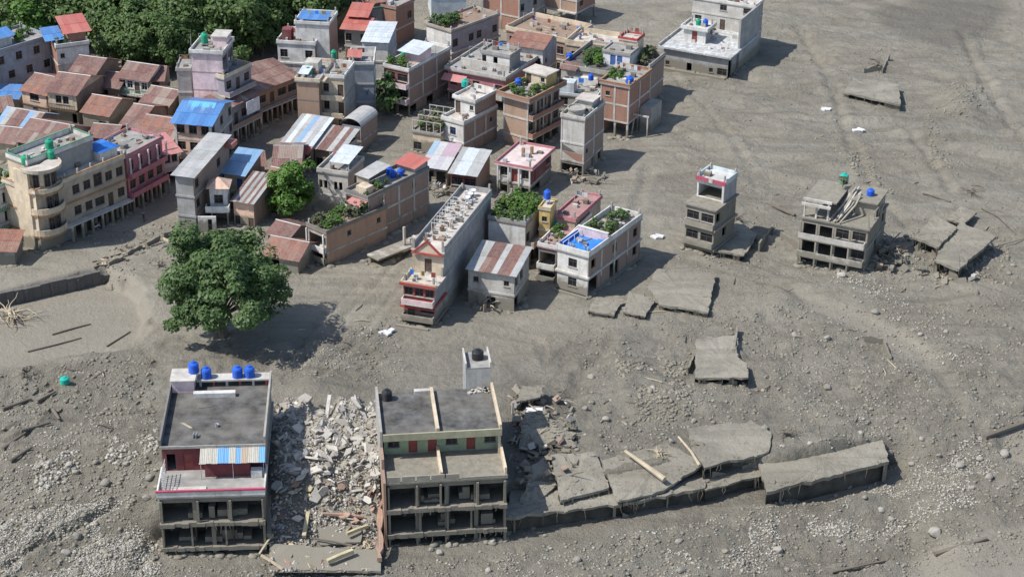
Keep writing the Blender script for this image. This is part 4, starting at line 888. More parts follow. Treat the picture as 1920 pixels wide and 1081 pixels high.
def garden_house():
    H = house('garden_house', 'grey white house with overgrown green rooftop garden', (916, 412), (985, 424), 6.8, d=8.4)
    w, d = H.w, H.d
    zt = block(H, 0, 0, w, d, -.5, st(6.8, 2), {'*': greybr, 'f': white, 'r': tan}, {'f': ['', ''], 'r': ['.B.B', 'W.D.']}, band=.1)
    zr = roof(H, 0, 0, w, d, zt, brown, .5, greyp, ov=.12)
    balcony(H, 'r', .5, d-.5, 3.4, 1.1, lconc, 'solid', tan, .8)
    garden(H, .4, .4, w-.3, d-.3, zr-.15, 60, [leafD, leafC, leafD, leafA], 'lush plant of the overgrown rooftop garden beside the long grey wall', (.5, .85), 5)
garden_house()
def long_house():
    H = house('long_house', 'long narrow house with tall grey side wall and red trimmed gable balcony', (756, 533), (815, 542), 5.6, d=6.5)
    w, d = H.w, H.d
    # low front part with balconies, tall rear part with long blank wall
    zt = block(H, 0, 0, w, 3.6, -.5, [1.5, 2.3, 2.3], {'*': greyp, 'f': redt, 'l': cream}, {'f': ['BB', 'DL', 'LLL']}, band=.35, slab=redt, fr=frd)
    zr = roof(H, 0, 0, w, 3.6, zt, wroof, .5, cream, ov=.3, sides='fl')
    bx(H, 'red_band', redt, -.4, -.45, zr-.02, w+.3, -.32, zr+.3); bx(H, 'red_band', redt, -.4, -.45, 2.5, w+.3, -.32, 2.75)
    balcony(H, 'f', 0, w, 3.3, .9, white, 'solid', palepink, .7); balcony(H, 'f', 0, w, 1.0, .9, mudl, 'solid', mudl, .7)
    D = 23.5; y0 = 3.6; ht = 9.0
    zu = block(H, 0, y0, w, D-y0, -.5, [3.2, 3.15, 3.15], {'*': greyp, 'f': cream, 'l': cream}, {'f': ['', '', '.D.'], 'l': ['', '', 'W.W.W.W']}, band=.0, t=.2)
    zq = roof(H, 0, y0, w, D-y0, zu, wroof, .75, greyp, ov=.15, sides='rlb')
    # red timber gable over the front
    for s in (0, 1):
        a = (w*.05 if s == 0 else w*.95, y0-.35, zq-.3); MB().tube([a, (w*.5, y0-.35, zq+1.5)], [.16, .16], 4).build('gable_beam', redt, H.e)
    bx(H, 'gable_tie', redt, 0, y0-.48, zq-.5, w, y0-.22, zq-.28); MB().quad((w*.08, y0-.3, zq-.25), (w*.92, y0-.3, zq-.25), (w*.5, y0-.3, zq+1.4)).build('gable_panel', cream, H.e)
    # roof furniture: rows of plant posts and pots, white frames
    rs = random.Random(3)
    for i in range(30):
        y = y0+2.2+i*(D-y0-3)/30; x = rs.uniform(.4, w*.8); o = MB().ring([(.16, 0), (.26, .55), (.22, .55), (.18, .4)], n=9)
        p = local(H, x, y, zq); ob = o.build('flower_pot', rs.choice([conc, white, brown]), None, p); tag(ob, 'empty flower pot standing on the long grey walled roof', 'pot', 'empty flower pots on the long roof')
    for i in range(9):
        y = y0+6+i*1.1; m = MB().box(0, -.04, 0, .08, .04, 1.2).box(w*.5, -.04, 0, w*.5+.08, .04, 1.2).box(.08, -.04, 1.1, w*.5, .04, 1.18)
        p = local(H, .5, y, zq); ob = m.build('plant_rack', white, None, p, H.an); tag(ob, 'white plant rack standing on the long grey walled roof', 'rack', 'plant racks on the long roof')
    for i, f_ in enumerate((.8, .86, .92)):
        p = local(H, w*.5, y0+(D-y0)*f_, zq); ob = MB().ring([(.5, 0), (.5, .1), (.14, .16), (.12, .55), (.3, .62), (.5, .95), (.46, .97), (.1, .66)], n=12).build('satellite_dish', vivid, None, p); tag(ob, ['front', 'middle', 'rear'][i]+' white dish at far end of the long grey walled roof', 'dish')
    clutter(H, .4, y0+3, w-.5, D-1, zq, 6, 'the long grey walled roof', 19)
    bx(H, 'kerb', palepink, -.6, -1.6, -.3, w*.9, -1.2, .35)
long_house()
def sheet_house():
    H = house('shed_house', 'house with patched rusty sheet roof against the long grey wall', (878, 500), (964, 513), 5.6, d=6.6)
    w, d = H.w, H.d
    zt = block(H, 0, 0, w, d, -.5, st(5.4, 2), {'*': conc, 'f': lconc}, {'f': ['.O.', 'w.w'], 'r': ['B..', 'OO.']}, fr=frd)
    sheets(H, -.3, -.4, w+.4, d+.2, zt+.02, zt+1.0, 'y', mats=[zinc, zinc, rust, rust, zinc, rust, rust, zinc])
    MB().quad((w, .01, zt), (w, d, zt), (w, d, zt+.95)).build('side_gable', conc, H.e); MB().quad((0.01, d-.02, zt), (w, d-.02, zt), (w, d-.02, zt+.95), (0.01, d-.02, zt+.95)).build('rear_gable', conc, H.e)
    for i in range(6): bx(H, 'broken_panel', dconc, .2+rng.uniform(0, 1.2), -.3-rng.uniform(0, .5), -.5, .5+rng.uniform(.8, 1.4), -.05, rng.uniform(.4, 2.0)) if i < 2 else None
sheet_house()

def gable_ruin():
    H = house('leaning_house', 'grey ruined house with broken brick infill and rounded roof tank room', (1053, 219), (1096, 227), 9.0, d=7.5)
    w, d = H.w, H.d
    zt = block(H, 0, 0, w, d, -.5, [2.6, 3.0, 3.9], {'*': conc, 'f': lconc, 'r': greybr}, {'f': ['B', '', ''], 'r': ['.OO', 'w..', '...']}, slab=lconc, frame={'f': 1, 'r': 2})
    MB().quad((.2, -.03, 3.4), (w-.1, -.03, 1.6), (w-.1, -.03, 3.4)).build('brick_panel', redbr, H.e); MB().quad((.25, -.02, 4.6), (w*.7, -.02, 3.5), (.25, -.02, 3.5)).build('hole_shade_patch', droof, H.e)  # dark triangle paints the shade of a hole, the wall behind is unbroken
    zr = roof(H, 0, 0, w, d, zt, roofc, .45, lconc, ov=.2)
    m = MB().ring([(1.25, 0), (1.3, .7), (1.45, .75), (1.45, 1.0), (1.3, 1.02), (1.25, .8)], n=20); o = m.build('ring_wall', conc, H.e, (w*.42, 2.0, zr))
    bx(H, 'stair_room', lconc, w*.2, d*.6, zr, w*.8, d*.9, zr+1.3); bx(H, 'stair_roof', wroof, w*.1, d*.55, zr+1.3, w*.9, d*.96, zr+1.45)
    clutter(H, .4, 3.5, w-.4, d-.5, zr, 5, 'the roof with the round tank wall', 22)
gable_ruin()
def brick_tower():
    H = house('brick_tower_house', 'brick house on stilts of exposed columns at the right edge of the town', (1127, 155), (1180, 165), 9.0, d=8.5)
    w, d = H.w, H.d
    bz = 3.0
    zt = block(H, 0, 0, w, d, bz, [2.9, 3.0], {'*': redbr, 'r': redbr}, {'f': ['..', 'w.'], 'r': ['.w.', '...']}, slab=lconc, frame={'f': 2, 'r': 2, 'l': 2}, band=.05)
    bx(H, 'base_slab', lconc, -.1, -.1, bz-.25, w+.1, d+.1, bz)
    for x in (0, w/2, w-.3):
        for y in (0, d/2, d-.3): bx(H, 'stilt', lconc, x, y, -.5, x+.3, y+.3, bz-.25)
    bx(H, 'ground_wall', redbr, .3, d*.5, -.5, w*.5, d*.5+.2, bz-.26); bx(H, 'ground_wall', redbr, .05, .35, -.5, .25, d*.5, bz-.26)
    MB().tube([(w+.2, 1, -.3), (w-.1, 2.6, 2.6)], [.12, .12], 4).build('prop', lconc, H.e)
    zr = roof(H, 0, 0, w, d, zt, roofc, .4, redbr, ov=.25, cap=orange)
    tk(H, 1181, 157, zr, 'blue tank on the brick house standing on stilts', tblue, r=.62, h=1.3)
    garden(H, .4, 1, w*.5, 4, zr, 6, [leafC, leafD], 'leafy plant beside the blue tank on the stilted brick house', (.4, .7), 9); bx(H, 'roof_trough', white, w*.35, 2.0, zr, w*.75, 2.5, zr+.5)
    bx(H, 'lower_extension', conc, w+.25, 4.2, -.5, w+2.2, d, 4.4); bx(H, 'extension_post', lconc, w+2.6, 1.6, -.5, w+2.8, 1.8, 3.8); bx(H, 'extension_beam', lconc, w+.1, 1.6, 3.8, w+2.9, 1.8, 4.05)
brick_tower()
def brick_garden():
    H = house('brick_garden_house', 'three storey brick house with red parapet and planted roof in town centre', (945, 178), (990, 190), 8.4, BR=(1040, 158))
    w, d = H.w, H.d
    zt = block(H, 0, 0, w, d, -.5, [2.7, 3.1, 3.1], {'*': redbr, 'f': tanbr, 'r': brown}, {'f': ['.', '.', '.'], 'r': ['BBBB', 'WDWDW', 'WDWDW']}, slab=lconc, frame={'f': 1, 'r': 4}, fr=frd)
    for z in (2.2, 5.3): balcony(H, 'r', 0, d, z, 1.0, lconc, 'solid', redbr, .75)
    zr = roof(H, 0, 0, w, d, zt, roofc, .55, redbr, ov=.9, cap=orange)
    tk(H, 972, 160, zr, 'blue tank among plants on the red parapet brick house', tblue, r=.6, h=1.2)
    garden(H, -.3, -.3, w+.2, d*.6, zr, 24, [leafC, leafD, leafB], 'potted plant on the red parapet brick house roof', (.35, .65), 44)
    u = block(H, .3, d*.62, w-.6, d*.34, zr, [2.3], {'*': yellow, 'f': cream}, {'f': ['D.w']}); roof(H, .3, d*.62, w-.6, d*.34, u, wroof, .0, ov=.3)
brick_garden()
surfs['patchy'] = surf('patchy bleached screed', (.54, .55, .545), streak=0, mud=0, var=.55, vs=1.8)
def far_house():
    H = house('flat_house', 'isolated grey white house with cluttered bleached roof at top right', (1243, 84), (1366, 105), 4.2, d=13)
    w, d = H.w, H.d
    zt = block(H, 0, 0, w, d, -.5, [4.3], {'*': greyp}, {'f': ['w.H.wL'], 'r': ['B..w..'], 'l': ['..w..']}, fr=frd)
    zr = roof(H, 0, 0, w, d, zt, surfs['patchy'], 0, ov=.7, th=.3)
    bx(H, 'plinth_edge', mudl, -1.2, -1.6, -.6, w+.1, -1.2, .5); bx(H, 'plinth', muds, -1.0, -1.195, -.6, w, -.02, .25)
    bx(H, 'left_kerb', lconc, -.6, -.5, zr, -.4, d, zr+.5); bx(H, 'side_wall', greyp, w+.0, d*.35, -.6, w+.35, d+1.5, zr+5.4)
    x, y = 2.2, 4.2
    zu = block(H, x, y, 4.2, 3.6, zr, [2.3], {'*': paleblue, 'f': white, 'r': blueg}, {'f': ['.D.'], 'r': ['.w']}, door=reddoor); zz = roof(H, x, y, 4.2, 3.6, zu, whitec, .45, white, ov=.5)
    tank(local(H, x+1.9, y+2.2, zz), 'green tank on the rooftop room of the isolated grey house', tgreen, .5, 1.1); tank(local(H, x+3.2, y+2.2, zz), 'blue tank on the rooftop room of the isolated grey house', tblue, .5, 1.3)
    zb_ = block(H, 0.4, d-.3, w-.5, 4.5, -.5, [4.4, 3.0, 2.2], {'*': greyp, 'f': lconc}, {'f': ['', 'W.D.w', '..W.L'], 'r': ['', 'w.', '']}); roof(H, .4, d-.3, w-.5, 4.5, zb_, wroof, .4, white)
    clutter(H, .5, .5, w-.5, d-1, zr, 22, 'the bleached roof of the isolated grey house', 51)
far_house()

# ================================================================== the town, left half
def curved_building():
    H = house('corner_building', 'long cream corner building with rounded balconies and orange bands along the mud street', (66, 364), (232, 297), 9.0, d=7.0, cat='building')
    w, d = H.w, H.d
    zt = block(H, 0, 0, w, d, -.5, [3.0, 3.25, 3.25], {'*': cream, 'f': tan, 'l': cream}, {'f': ['..SBBBBB', '...WWLDW', '...WWGWW'], 'l': ['', '', '']}, slab=orange, band=.12, fr=frd)
    zr = roof(H, 0, 0, w, d, zt, wroof, .45, cream, ov=.2, sides='fl', cap=orange)
    zu = block(H, 1.2, 2.5, w-4.6, d-2.5, zr, [3.0], {'*': greyp, 'l': cream, 'f': greyp}, {'f': ['']}); zq = roof(H, 1.2, 2.5, w-4.6, d-2.5, zu, roofc, .7, white, ov=.15, cap=gtrim)
    # rounded corner drum with balconies
    R = 2.9; cx, cy = 2.5, 1.5
    def arc(r0, r1, z0, z1, a0=-205, a1=-20, n=14):
        m = MB()
        for i in range(n+1):
            a = rad(a0+(a1-a0)*i/n); c, s = math.cos(a), math.sin(a)
            for r, z in ((r0, z0), (r1, z0), (r1, z1), (r0, z1)): m.v.append((cx+r*c, cy+r*s, z))
        for i in range(n):
            for k in range(4): j = (k+1) % 4; m.f.append((i*4+k, (i+1)*4+k, (i+1)*4+j, i*4+j))
        m.f += [(0, 1, 2, 3), tuple(n*4+k for k in (3, 2, 1, 0))]
        return m
    for z in (2.5, 5.75, 9.0):
        arc(.05, R, z-.2, z, -170, -10).build('round_slab', cream, H.e); arc(R-.14, R-.01, z+.002, z+.85 if z < 8 else z+.6, -170, -10).build('round_balcony_wall', cream, H.e); arc(R-.01, R+.05, z-.25, z-.02, -170, -10).build('round_band', orange, H.e)
    arc(.05, R-.9, 9.0, 12.0, -175, 0).build('round_room', cream, H.e); arc(.05, R+.1, 12.0, 12.3, -195, 20).build('round_roof', wroof, H.e); arc(R-.05, R+.1, 12.3, 12.5, -195, 20).build('round_rim', cream, H.e)
    for z in (2.6, 5.8): arc(.05, R-1.0, z-.1, z+2.95, -170, -10).build('round_room', tan, H.e)
    for z, hh in ((2.5, 3.0), (5.75, 3.0), (9.2, 2.6)):
        for a in (-150, -105, -75, -40):
            c, s = math.cos(rad(a)), math.sin(rad(a)); r = R-.95; M = Matrix.Translation((cx+r*c, cy+r*s, z+.4)) @ Matrix.Rotation(rad(a)+math.pi/2, 4, 'Z') @ Matrix.Translation((-.45, -.12, 0))
            fm, pm, sm = win_mesh(.9, 1.9, frd, True); o = link('window', fm, H.e, M); link('pane', pm, o)
    bx(H, 'end_pier', cream, -.35, .9, -.6, -.01, 4.0, 12.0)
    for i in range(6): bx(H, 'arcade_post', lconc, w*(.3+.115*i), -1.0, -.5, w*(.3+.115*i)+.3, -.7, 2.45)
    bx(H, 'arcade_slab', lconc, w*.25, -1.15, 2.45, w+.1, -.13, 2.65)
    for i in range(5): bx(H, 'roof_stub', lconc, 3+i*2.4, .15, zr+.45, 3.2+i*2.4, .35, zr+1.0)
    tk(H, 94, 284, zq, 'upper green tank on stand on the long cream corner building', tgreen, r=.6, h=1.4, stand=.5); tk(H, 96, 296, zq, 'lower dark green tank beside stand on the cream corner building', tgreen, r=.5, h=1.2)
    tk(H, 49, 306, 12.3, 'green tank over the rounded end of the cream corner building', tgreen, r=.65, h=1.25)
    x, y = w-4.6, .8
    z2 = block(H, x+1.3, 1.2, 3.2, 3.4, zr, [1.5], white, {'f': ['']}); e2 = H.e
    MB().quad((x+1.0, .9, z2), (x+4.8, .9, z2), (x+3.8, 2.4, z2+.7), (x+2.0, 2.4, z2+.7)).quad((x+1.0, 4.9, z2), (x+1.0, .9, z2), (x+2.0, 2.4, z2+.7), (x+2.0, 3.4, z2+.7)).quad((x+4.8, .9, z2), (x+4.8, 4.9, z2), (x+3.8, 3.4, z2+.7), (x+3.8, 2.4, z2+.7)).quad((x+4.8, 4.9, z2), (x+1.0, 4.9, z2), (x+2, 3.4, z2+.7), (x+3.8, 3.4, z2+.7)).quad((x+2.0, 2.4, z2+.7), (x+3.8, 2.4, z2+.7), (x+3.8, 3.4, z2+.7), (x+2.0, 3.4, z2+.7)).build('blue_canopy', bluetarp, H.e)
    clutter(H, 2, 3.2, w-6, d-.8, zq, 8, 'the roof of the cream corner building', 61)
    P = house('pink_building', 'rose pink building with white posts continuing the cream corner building', (236, 296), (303, 261), 8.6, d=6.5, cat='building')
    z = block(P, 0, 0, P.w, P.d, -.5, [3.0, 3.05, 3.05], {'*': pink}, {'f': ['BBBB', 'WWWW', 'TTTT']}, slab=pink, band=.15, fr=frd)
    zp = roof(P, 0, 0, P.w, P.d, z, roofc, .35, pink, ov=.25)
    for zz in (2.5, 5.55): balcony(P, 'f', 0, P.w, zz, .9, pink, 'solid', pink, .6)
    for i in range(5): bx(P, 'white_post', palepink, P.w*i/4-.1, -.85, 6.2, P.w*i/4+.12, -.65, zp-.2)
    for i in range(5): bx(P, 'arcade_post', lconc, P.w*i/4-.1, -.85, -.5, P.w*i/4+.15, -.6, 2.3)
    clutter(P, .5, .5, P.w-.5, P.d-.5, zp, 9, 'the rose pink building roof', 62)
    Q = house('pink_annex', 'low rose canopy annex at the far end of the pink building', (306, 282), (332, 276), 5.6, d=5)
    z = block(Q, 0, 0, Q.w, Q.d, -.5, st(5.6, 2), {'*': palepink}, {'f': ['B', 'WW']}); sheets(Q, -.4, -1.2, Q.w+.4, Q.d, z-.4, z+.6, 'y', pinksh)
curved_building()
def left_edge():
    H = house('green_trim_house', 'white house with green painted trim at the left edge', (-40, 372), (40, 340), 8.0, d=8)
    w, d = H.w, H.d
    z = block(H, 0, 0, w, d, -.5, st(8, 3), {'*': white, 'f': white}, {'f': ['DBDB', 'W.GW', 'W.GW']}, slab=gtrim, band=.2, fr=frd); zr = roof(H, 0, 0, w, d, z, roofc, .5, white, cap=gtrim)
    for zz in (2.4, 5.2): balcony(H, 'f', 0, w, zz, .8, gtrim, 'bars', white, .8)
    garden(H, .5, .5, w-.5, d-1, zr, 12, [leafC, leafD], 'leafy plant on the green trimmed white house', (.4, .7), 3)
    K = house('rust_shed', 'small rust roofed shed at lower left beside the cream building', (-30, 466), (26, 468), 2.4, d=3.6)
    z = block(K, 0, 0, K.w, K.d, -.5, [2.9], greyp, {'f': ['D.']}); sheets(K, -.3, -.5, K.w+.5, K.d+.3, z-.1, z+1.2, 'y', rusto)
    A = house('grey_block', 'blue grey multi storey block with rows of dark windows at upper left', (-60, 118), (92, 72), 8.2, d=8, cat='building')
    z = block(A, 0, 0, A.w, A.d, -.5, st(8.2, 3), {'*': blueg}, {'f': ['W.W.W.W.W', 'W.W.W.W.W', '.W.W.W.W.']}, band=.12, slab=blueg, fr=frd); zr = roof(A, 0, 0, A.w, A.d, z, roofc, .5, blueg)
    sheets(A, 2, 1.2, 10.5, 3.6, zr+1.7, zr+2.6, 'y', bluesh); sheets(A, 2, 3.6, 10.5, 6.2, zr+1.7, zr+2.6, 'Y', bluesh); bx(A, 'roof_room', white, 3, 1.6, zr, 10, 5.8, zr+1.8)
    garden(A, 11, .6, A.w-1, A.d-1, zr, 10, [leafC, leafB], 'plant row on the blue grey block roof', (.5, .8), 8)
    B = house('red_canopy_house', 'white and brick house with bright red canopy roof near the forest', (106, 92), (166, 84), 8.0, d=7)
    z = block(B, 0, 0, B.w, B.d, -.5, st(8, 3), {'*': redbr, 'f': white}, {'f': ['', '', 'w..'], 'r': ['', '', '']}); zr = roof(B, 0, 0, B.w, B.d, z, roofc, .6, white)
    bx(B, 'brick_room', redbr, B.w*.45, 1.6, zr, B.w, B.d, zr+2.0); sheets(B, B.w*.3, .9, B.w+.9, B.d+.6, zr+1.9, zr+2.9, 'y', redsh); sheets(B, -1.6, 1.0, B.w*.3, B.d*.8, zr+1.0, zr+1.9, 'y', bluesh)
    garden(B, .4, .3, B.w*.4, 2, zr, 4, [leafB], 'dark plant below the bright red canopy', (.4, .6), 6)
left_edge()

def rust_house(name, label, FL, FR, h, half, rise, mat, wall, pat, ns=1, ang=None, **k):
    H = house(name, label, FL, FR, h, d=half*2, ang=ang); fr = k.get('fr', frd)
    z = block(H, 0, 0, H.w, H.d, -.5, st(h, ns), k.get('wm', wall), {'f': pat, 'r': k.get('rp', [])}, fr=fr, band=.06, slab=wood)
    gable(H, 0, 0, H.w, H.d, z, rise, mat, wall=wall, mats=k.get('mats')); return H
def rust_quarter():
    r = rust_house
    a = r('rust_roof_house', 'cream house with two dark windows and rust roof, left cluster', (88, 170), (142, 177), 5.2, 4.6, 1.6, rust, cream, ['D..B', '.WW.'], 2, wm={'*': brown, 'f': cream}); balcony(a, 'f', 0, a.w, 2.4, .8, wood, 'bars', wood)
    r('rust_roof_house', 'brown house directly behind the cream two windowed rust roof house', (130, 136), (175, 142), 5.6, 4.2, 1.6, rust, brown, ['D.', 'W.W'], 2)
    r('rust_roof_house', 'pink walled house with orange rust roof at left', (40, 167), (86, 177), 4.4, 4.0, 1.5, rusto, peach, ['D', 'L'], 2, wm={'*': peach})
    r('rust_roof_house', 'low tan house with bright rust roof below the cream windowed house', (154, 208), (203, 216), 3.0, 3.8, 1.5, rusto, tan, ['.W'], 1)
    r('rust_roof_house', 'broad rust roofed house with two pale sheets behind the cream corner building', (30, 262), (106, 276), 4.6, 4.6, 1.9, rust, tan, ['W.W.', 'W.W.'], 2, mats=[rust, rust, rust, mixed, rust, mixed, rust, rust])
    r('rust_roof_house', 'narrow long rust roof between two broader rust roofs', (222, 238), (253, 243), 3.4, 5.6, 1.9, rust, brown, ['W.'], 1)
    r('rust_roof_house', 'orange rust roof with pale upper sheets beside the blue roofed peach house', (254, 252), (322, 262), 3.2, 4.4, 1.7, rusto, redbr, ['W..'], 1, mats=[rusto, rusto, mixed, rusto, mixed])
    b = r('rust_roof_house', 'white walled house with row of windows under brown rust roof by the forest', (222, 143), (276, 151), 5.0, 3.6, 1.4, rust, white, ['B.B.', 'WWDW'], 2, wm={'*': tan, 'f': white}, fr=frw); balcony(b, 'f', 0, b.w, 2.3, .9, lconc, 'bars', gtrim)
    r('rust_roof_house', 'small patched rust roof left of the pink tower', (278, 150), (305, 150), 4.6, 3.2, 1.2, mixed, brown, ['W', 'W'], 2)
    r('rust_roof_house', 'ragged rust roof with tan patches left of the blue roofed house', (264, 190), (314, 199), 3.8, 3.8, 1.4, mixed, brown, ['B.W'], 1)
    r('rust_roof_house', 'rust roof with grey blue left half at the left edge', (-6, 232), (58, 243), 3.8, 3.6, 1.5, rust, brown, ['W.W.'], 1, mats=[steelb, zinc, rust, rust, rust])
    r('rust_roof_house', 'dark rust roof touching the left picture edge above the blue patched one', (-40, 214), (24, 206), 3.8, 3.2, 1.3, rust, brown, ['W'], 1)
    r('rust_roof_house', 'dusty rust roof house in front of the blue patched roof at left edge', (-30, 262), (26, 268), 3.6, 3.2, 1.2, mixed, tan, ['W.W'], 1)
    r('rust_roof_house', 'small red wall house tucked behind the pink building roof', (168, 254), (214, 258), 4.4, 2.6, 1.0, rust, maroon, ['W', '..'], 2)
    r('rust_roof_house', 'low rust roof right behind the pink building', (262, 240), (300, 246), 3.6, 3.0, 1.1, rust, pink, ['W.'], 1, ang=None)
    r('rust_roof_house', 'low brown rust roof between cream windowed house and forest wall', (185, 160), (222, 164), 3.6, 3.4, 1.3, rust, brown, ['B.'], 1)
    B = house('blue_shed', 'small blue tarpaulin shed at left edge below the grey block', (-10, 182), (34, 184), 2.6, d=4); z = block(B, 0, 0, B.w, B.d, -.5, [3.0], greyp, {'f': ['D.']}); sheets(B, -.2, -.3, B.w+.2, B.d, z, z+.9, 'y', bluesh)
rust_quarter()

def peach_house():
    H = house('peach_house', 'peach house with bright blue sheet roof and two rows of windows', (326, 226), (395, 232), 8.0, d=9.5)
    w, d = H.w, H.d
    z = block(H, 0, 0, w, d, -.5, [2.9, 2.8, 2.8], {'*': greyp, 'f': peach}, {'f': ['D.D', 'WWW', 'WWW'], 'r': ['BBBB', 'W.W.W', 'W.W.W']}, fr=frd, band=.04)
    for x in (-.02, w-.35): bx(H, 'corner_pilaster', white, x, -.08, -.5, x+.38, .04, z-.01)
    sheets(H, -.5, -.7, w+.5, d*.55, z-.15, z+1.3, 'y', bluesh); sheets(H, -.5, d*.55, w+.5, d+.4, z+.0, z+1.3, 'Y', bluesh)
    sheets(H, w*.12, d*.3, w*.86, d*.54, z+.72, z+1.36, 'y', lbluesh, name='patch_sheet'); gable_end(H, 0, d, w, z, 1.25, greyp, .55); gable_end(H, 0, d, 0, z, 1.25, white, .55)
    T = house('pink_tower', 'pale pink tower with white rim above the bright blue roof', (358, 100), (416, 103), 14.5, d=6.5, cat='tower')
    z = block(T, 0, 0, T.w, T.d, -.5, st(14.5, 5), {'*': palepink, 'r': mauve}, {'f': ['', '', '', '', ''], 'r': ['', 'WW', 'WW', 'BB', 'BB']}, band=.0, slab=palepink); zr = roof(T, 0, 0, T.w, T.d, z, roofc, .5, white, ov=.3)
    tk(T, 384, 85, zr, 'tall green tank on the pale pink tower', tgreen, r=.6, h=1.7, stand=.4)
    bx(T, 'stair_room', palepink, T.w*.55, 3, zr, T.w, 6, zr+1.6); bx(T, 'stair_roof', lconc, T.w*.5, 2.8, zr+1.6, T.w+.2, 6.2, zr+1.8)
    MB().tube([(.1, .1, zr), (.1, .1, zr+3.0)], [.05, .04], 5).build('antenna_mast', steel, T.e)
    N = house('cement_house', 'plain grey cement wall house left of the pale pink tower', (331, 133), (357, 133), 10.0, d=5); z = block(N, 0, 0, N.w, N.d, -.5, st(10, 3), greyp, {}); roof(N, 0, 0, N.w, N.d, z, roofc, .3, greyp)
    M_ = house('mauve_house', 'mauve grey house with curved balcony right of the pale pink tower', (420, 150), (470, 126), 10.5, d=6)
    z = block(M_, 0, 0, M_.w, M_.d, -.5, st(10.5, 4), {'*': mauve}, {'f': ['BBB', 'W.W', 'WDW', 'WDW']}, slab=lconc, fr=frd); zr = roof(M_, 0, 0, M_.w, M_.d, z, roofc, .6, cream)
    for zz in (5.0, 7.75): balcony(M_, 'f', 0, M_.w, zz, 1.0, lconc, 'solid', mauve, .7)
    clutter(M_, .5, .5, M_.w-.5, M_.d-.5, zr, 9, 'the mauve house roof', 71)
    # arcade row along the dark street
    R = house('arcade_house', 'long dusty arcade house in shade with white signboard', (404, 212), (478, 176), 6.6, d=6)
    z = block(R, 0, 0, R.w, R.d, -.5, [3.4, 3.7], {'*': greybr, 'f': mauve}, {'f': ['BBBBB', 'WWDWW']}, slab=lconc, fr=frd); sheets(R, -.3, -.6, R.w+.3, R.d*.6, z, z+1.3, 'y', mixed); sheets(R, -.3, R.d*.6, R.w+.3, R.d+.3, z, z+1.3, 'Y', rust)
    balcony(R, 'f', 0, R.w, 2.9, 1.1, lconc, 'solid', greybr, .8)
    for i in range(6): bx(R, 'arcade_post', lconc, R.w*i/5-.1, -1.05, -.5, R.w*i/5+.15, -.8, 2.7)
    bx(R, 'signboard', vivid, R.w*.62, -1.3, 4.4, R.w*.95, -1.2, 6.6)
    Q = house('arcade_house', 'broad rust roofed arcade house left of the tall tan brick house', (480, 170), (556, 140), 6.2, d=9.5)
    z = block(Q, 0, 0, Q.w, Q.d, -.5, [3.3, 3.4], {'*': greybr, 'f': greybr, 'l': brown}, {'f': ['BBBB', 'LDLL'], 'l': ['', 'W.W']}, slab=lconc, fr=frd); sheets(Q, -.4, -.8, Q.w+.3, Q.d*.6, z, z+1.5, 'y', rust, rowmax=3); sheets(Q, -.4, Q.d*.6, Q.w+.3, Q.d+.3, z, z+1.5, 'Y', rust)
    gable_end(Q, 0, Q.d, 0, z, 1.45, brown, .6); gable_end(Q, 0, Q.d, Q.w, z, 1.45, brown, .6)
    balcony(Q, 'f', 0, Q.w, 2.8, 1.1, lconc, 'bars', dconc, .9)
    for i in range(5): bx(Q, 'arcade_post', lconc, Q.w*i/4-.1, -1.05, -.5, Q.w*i/4+.15, -.8, 2.6)
peach_house()

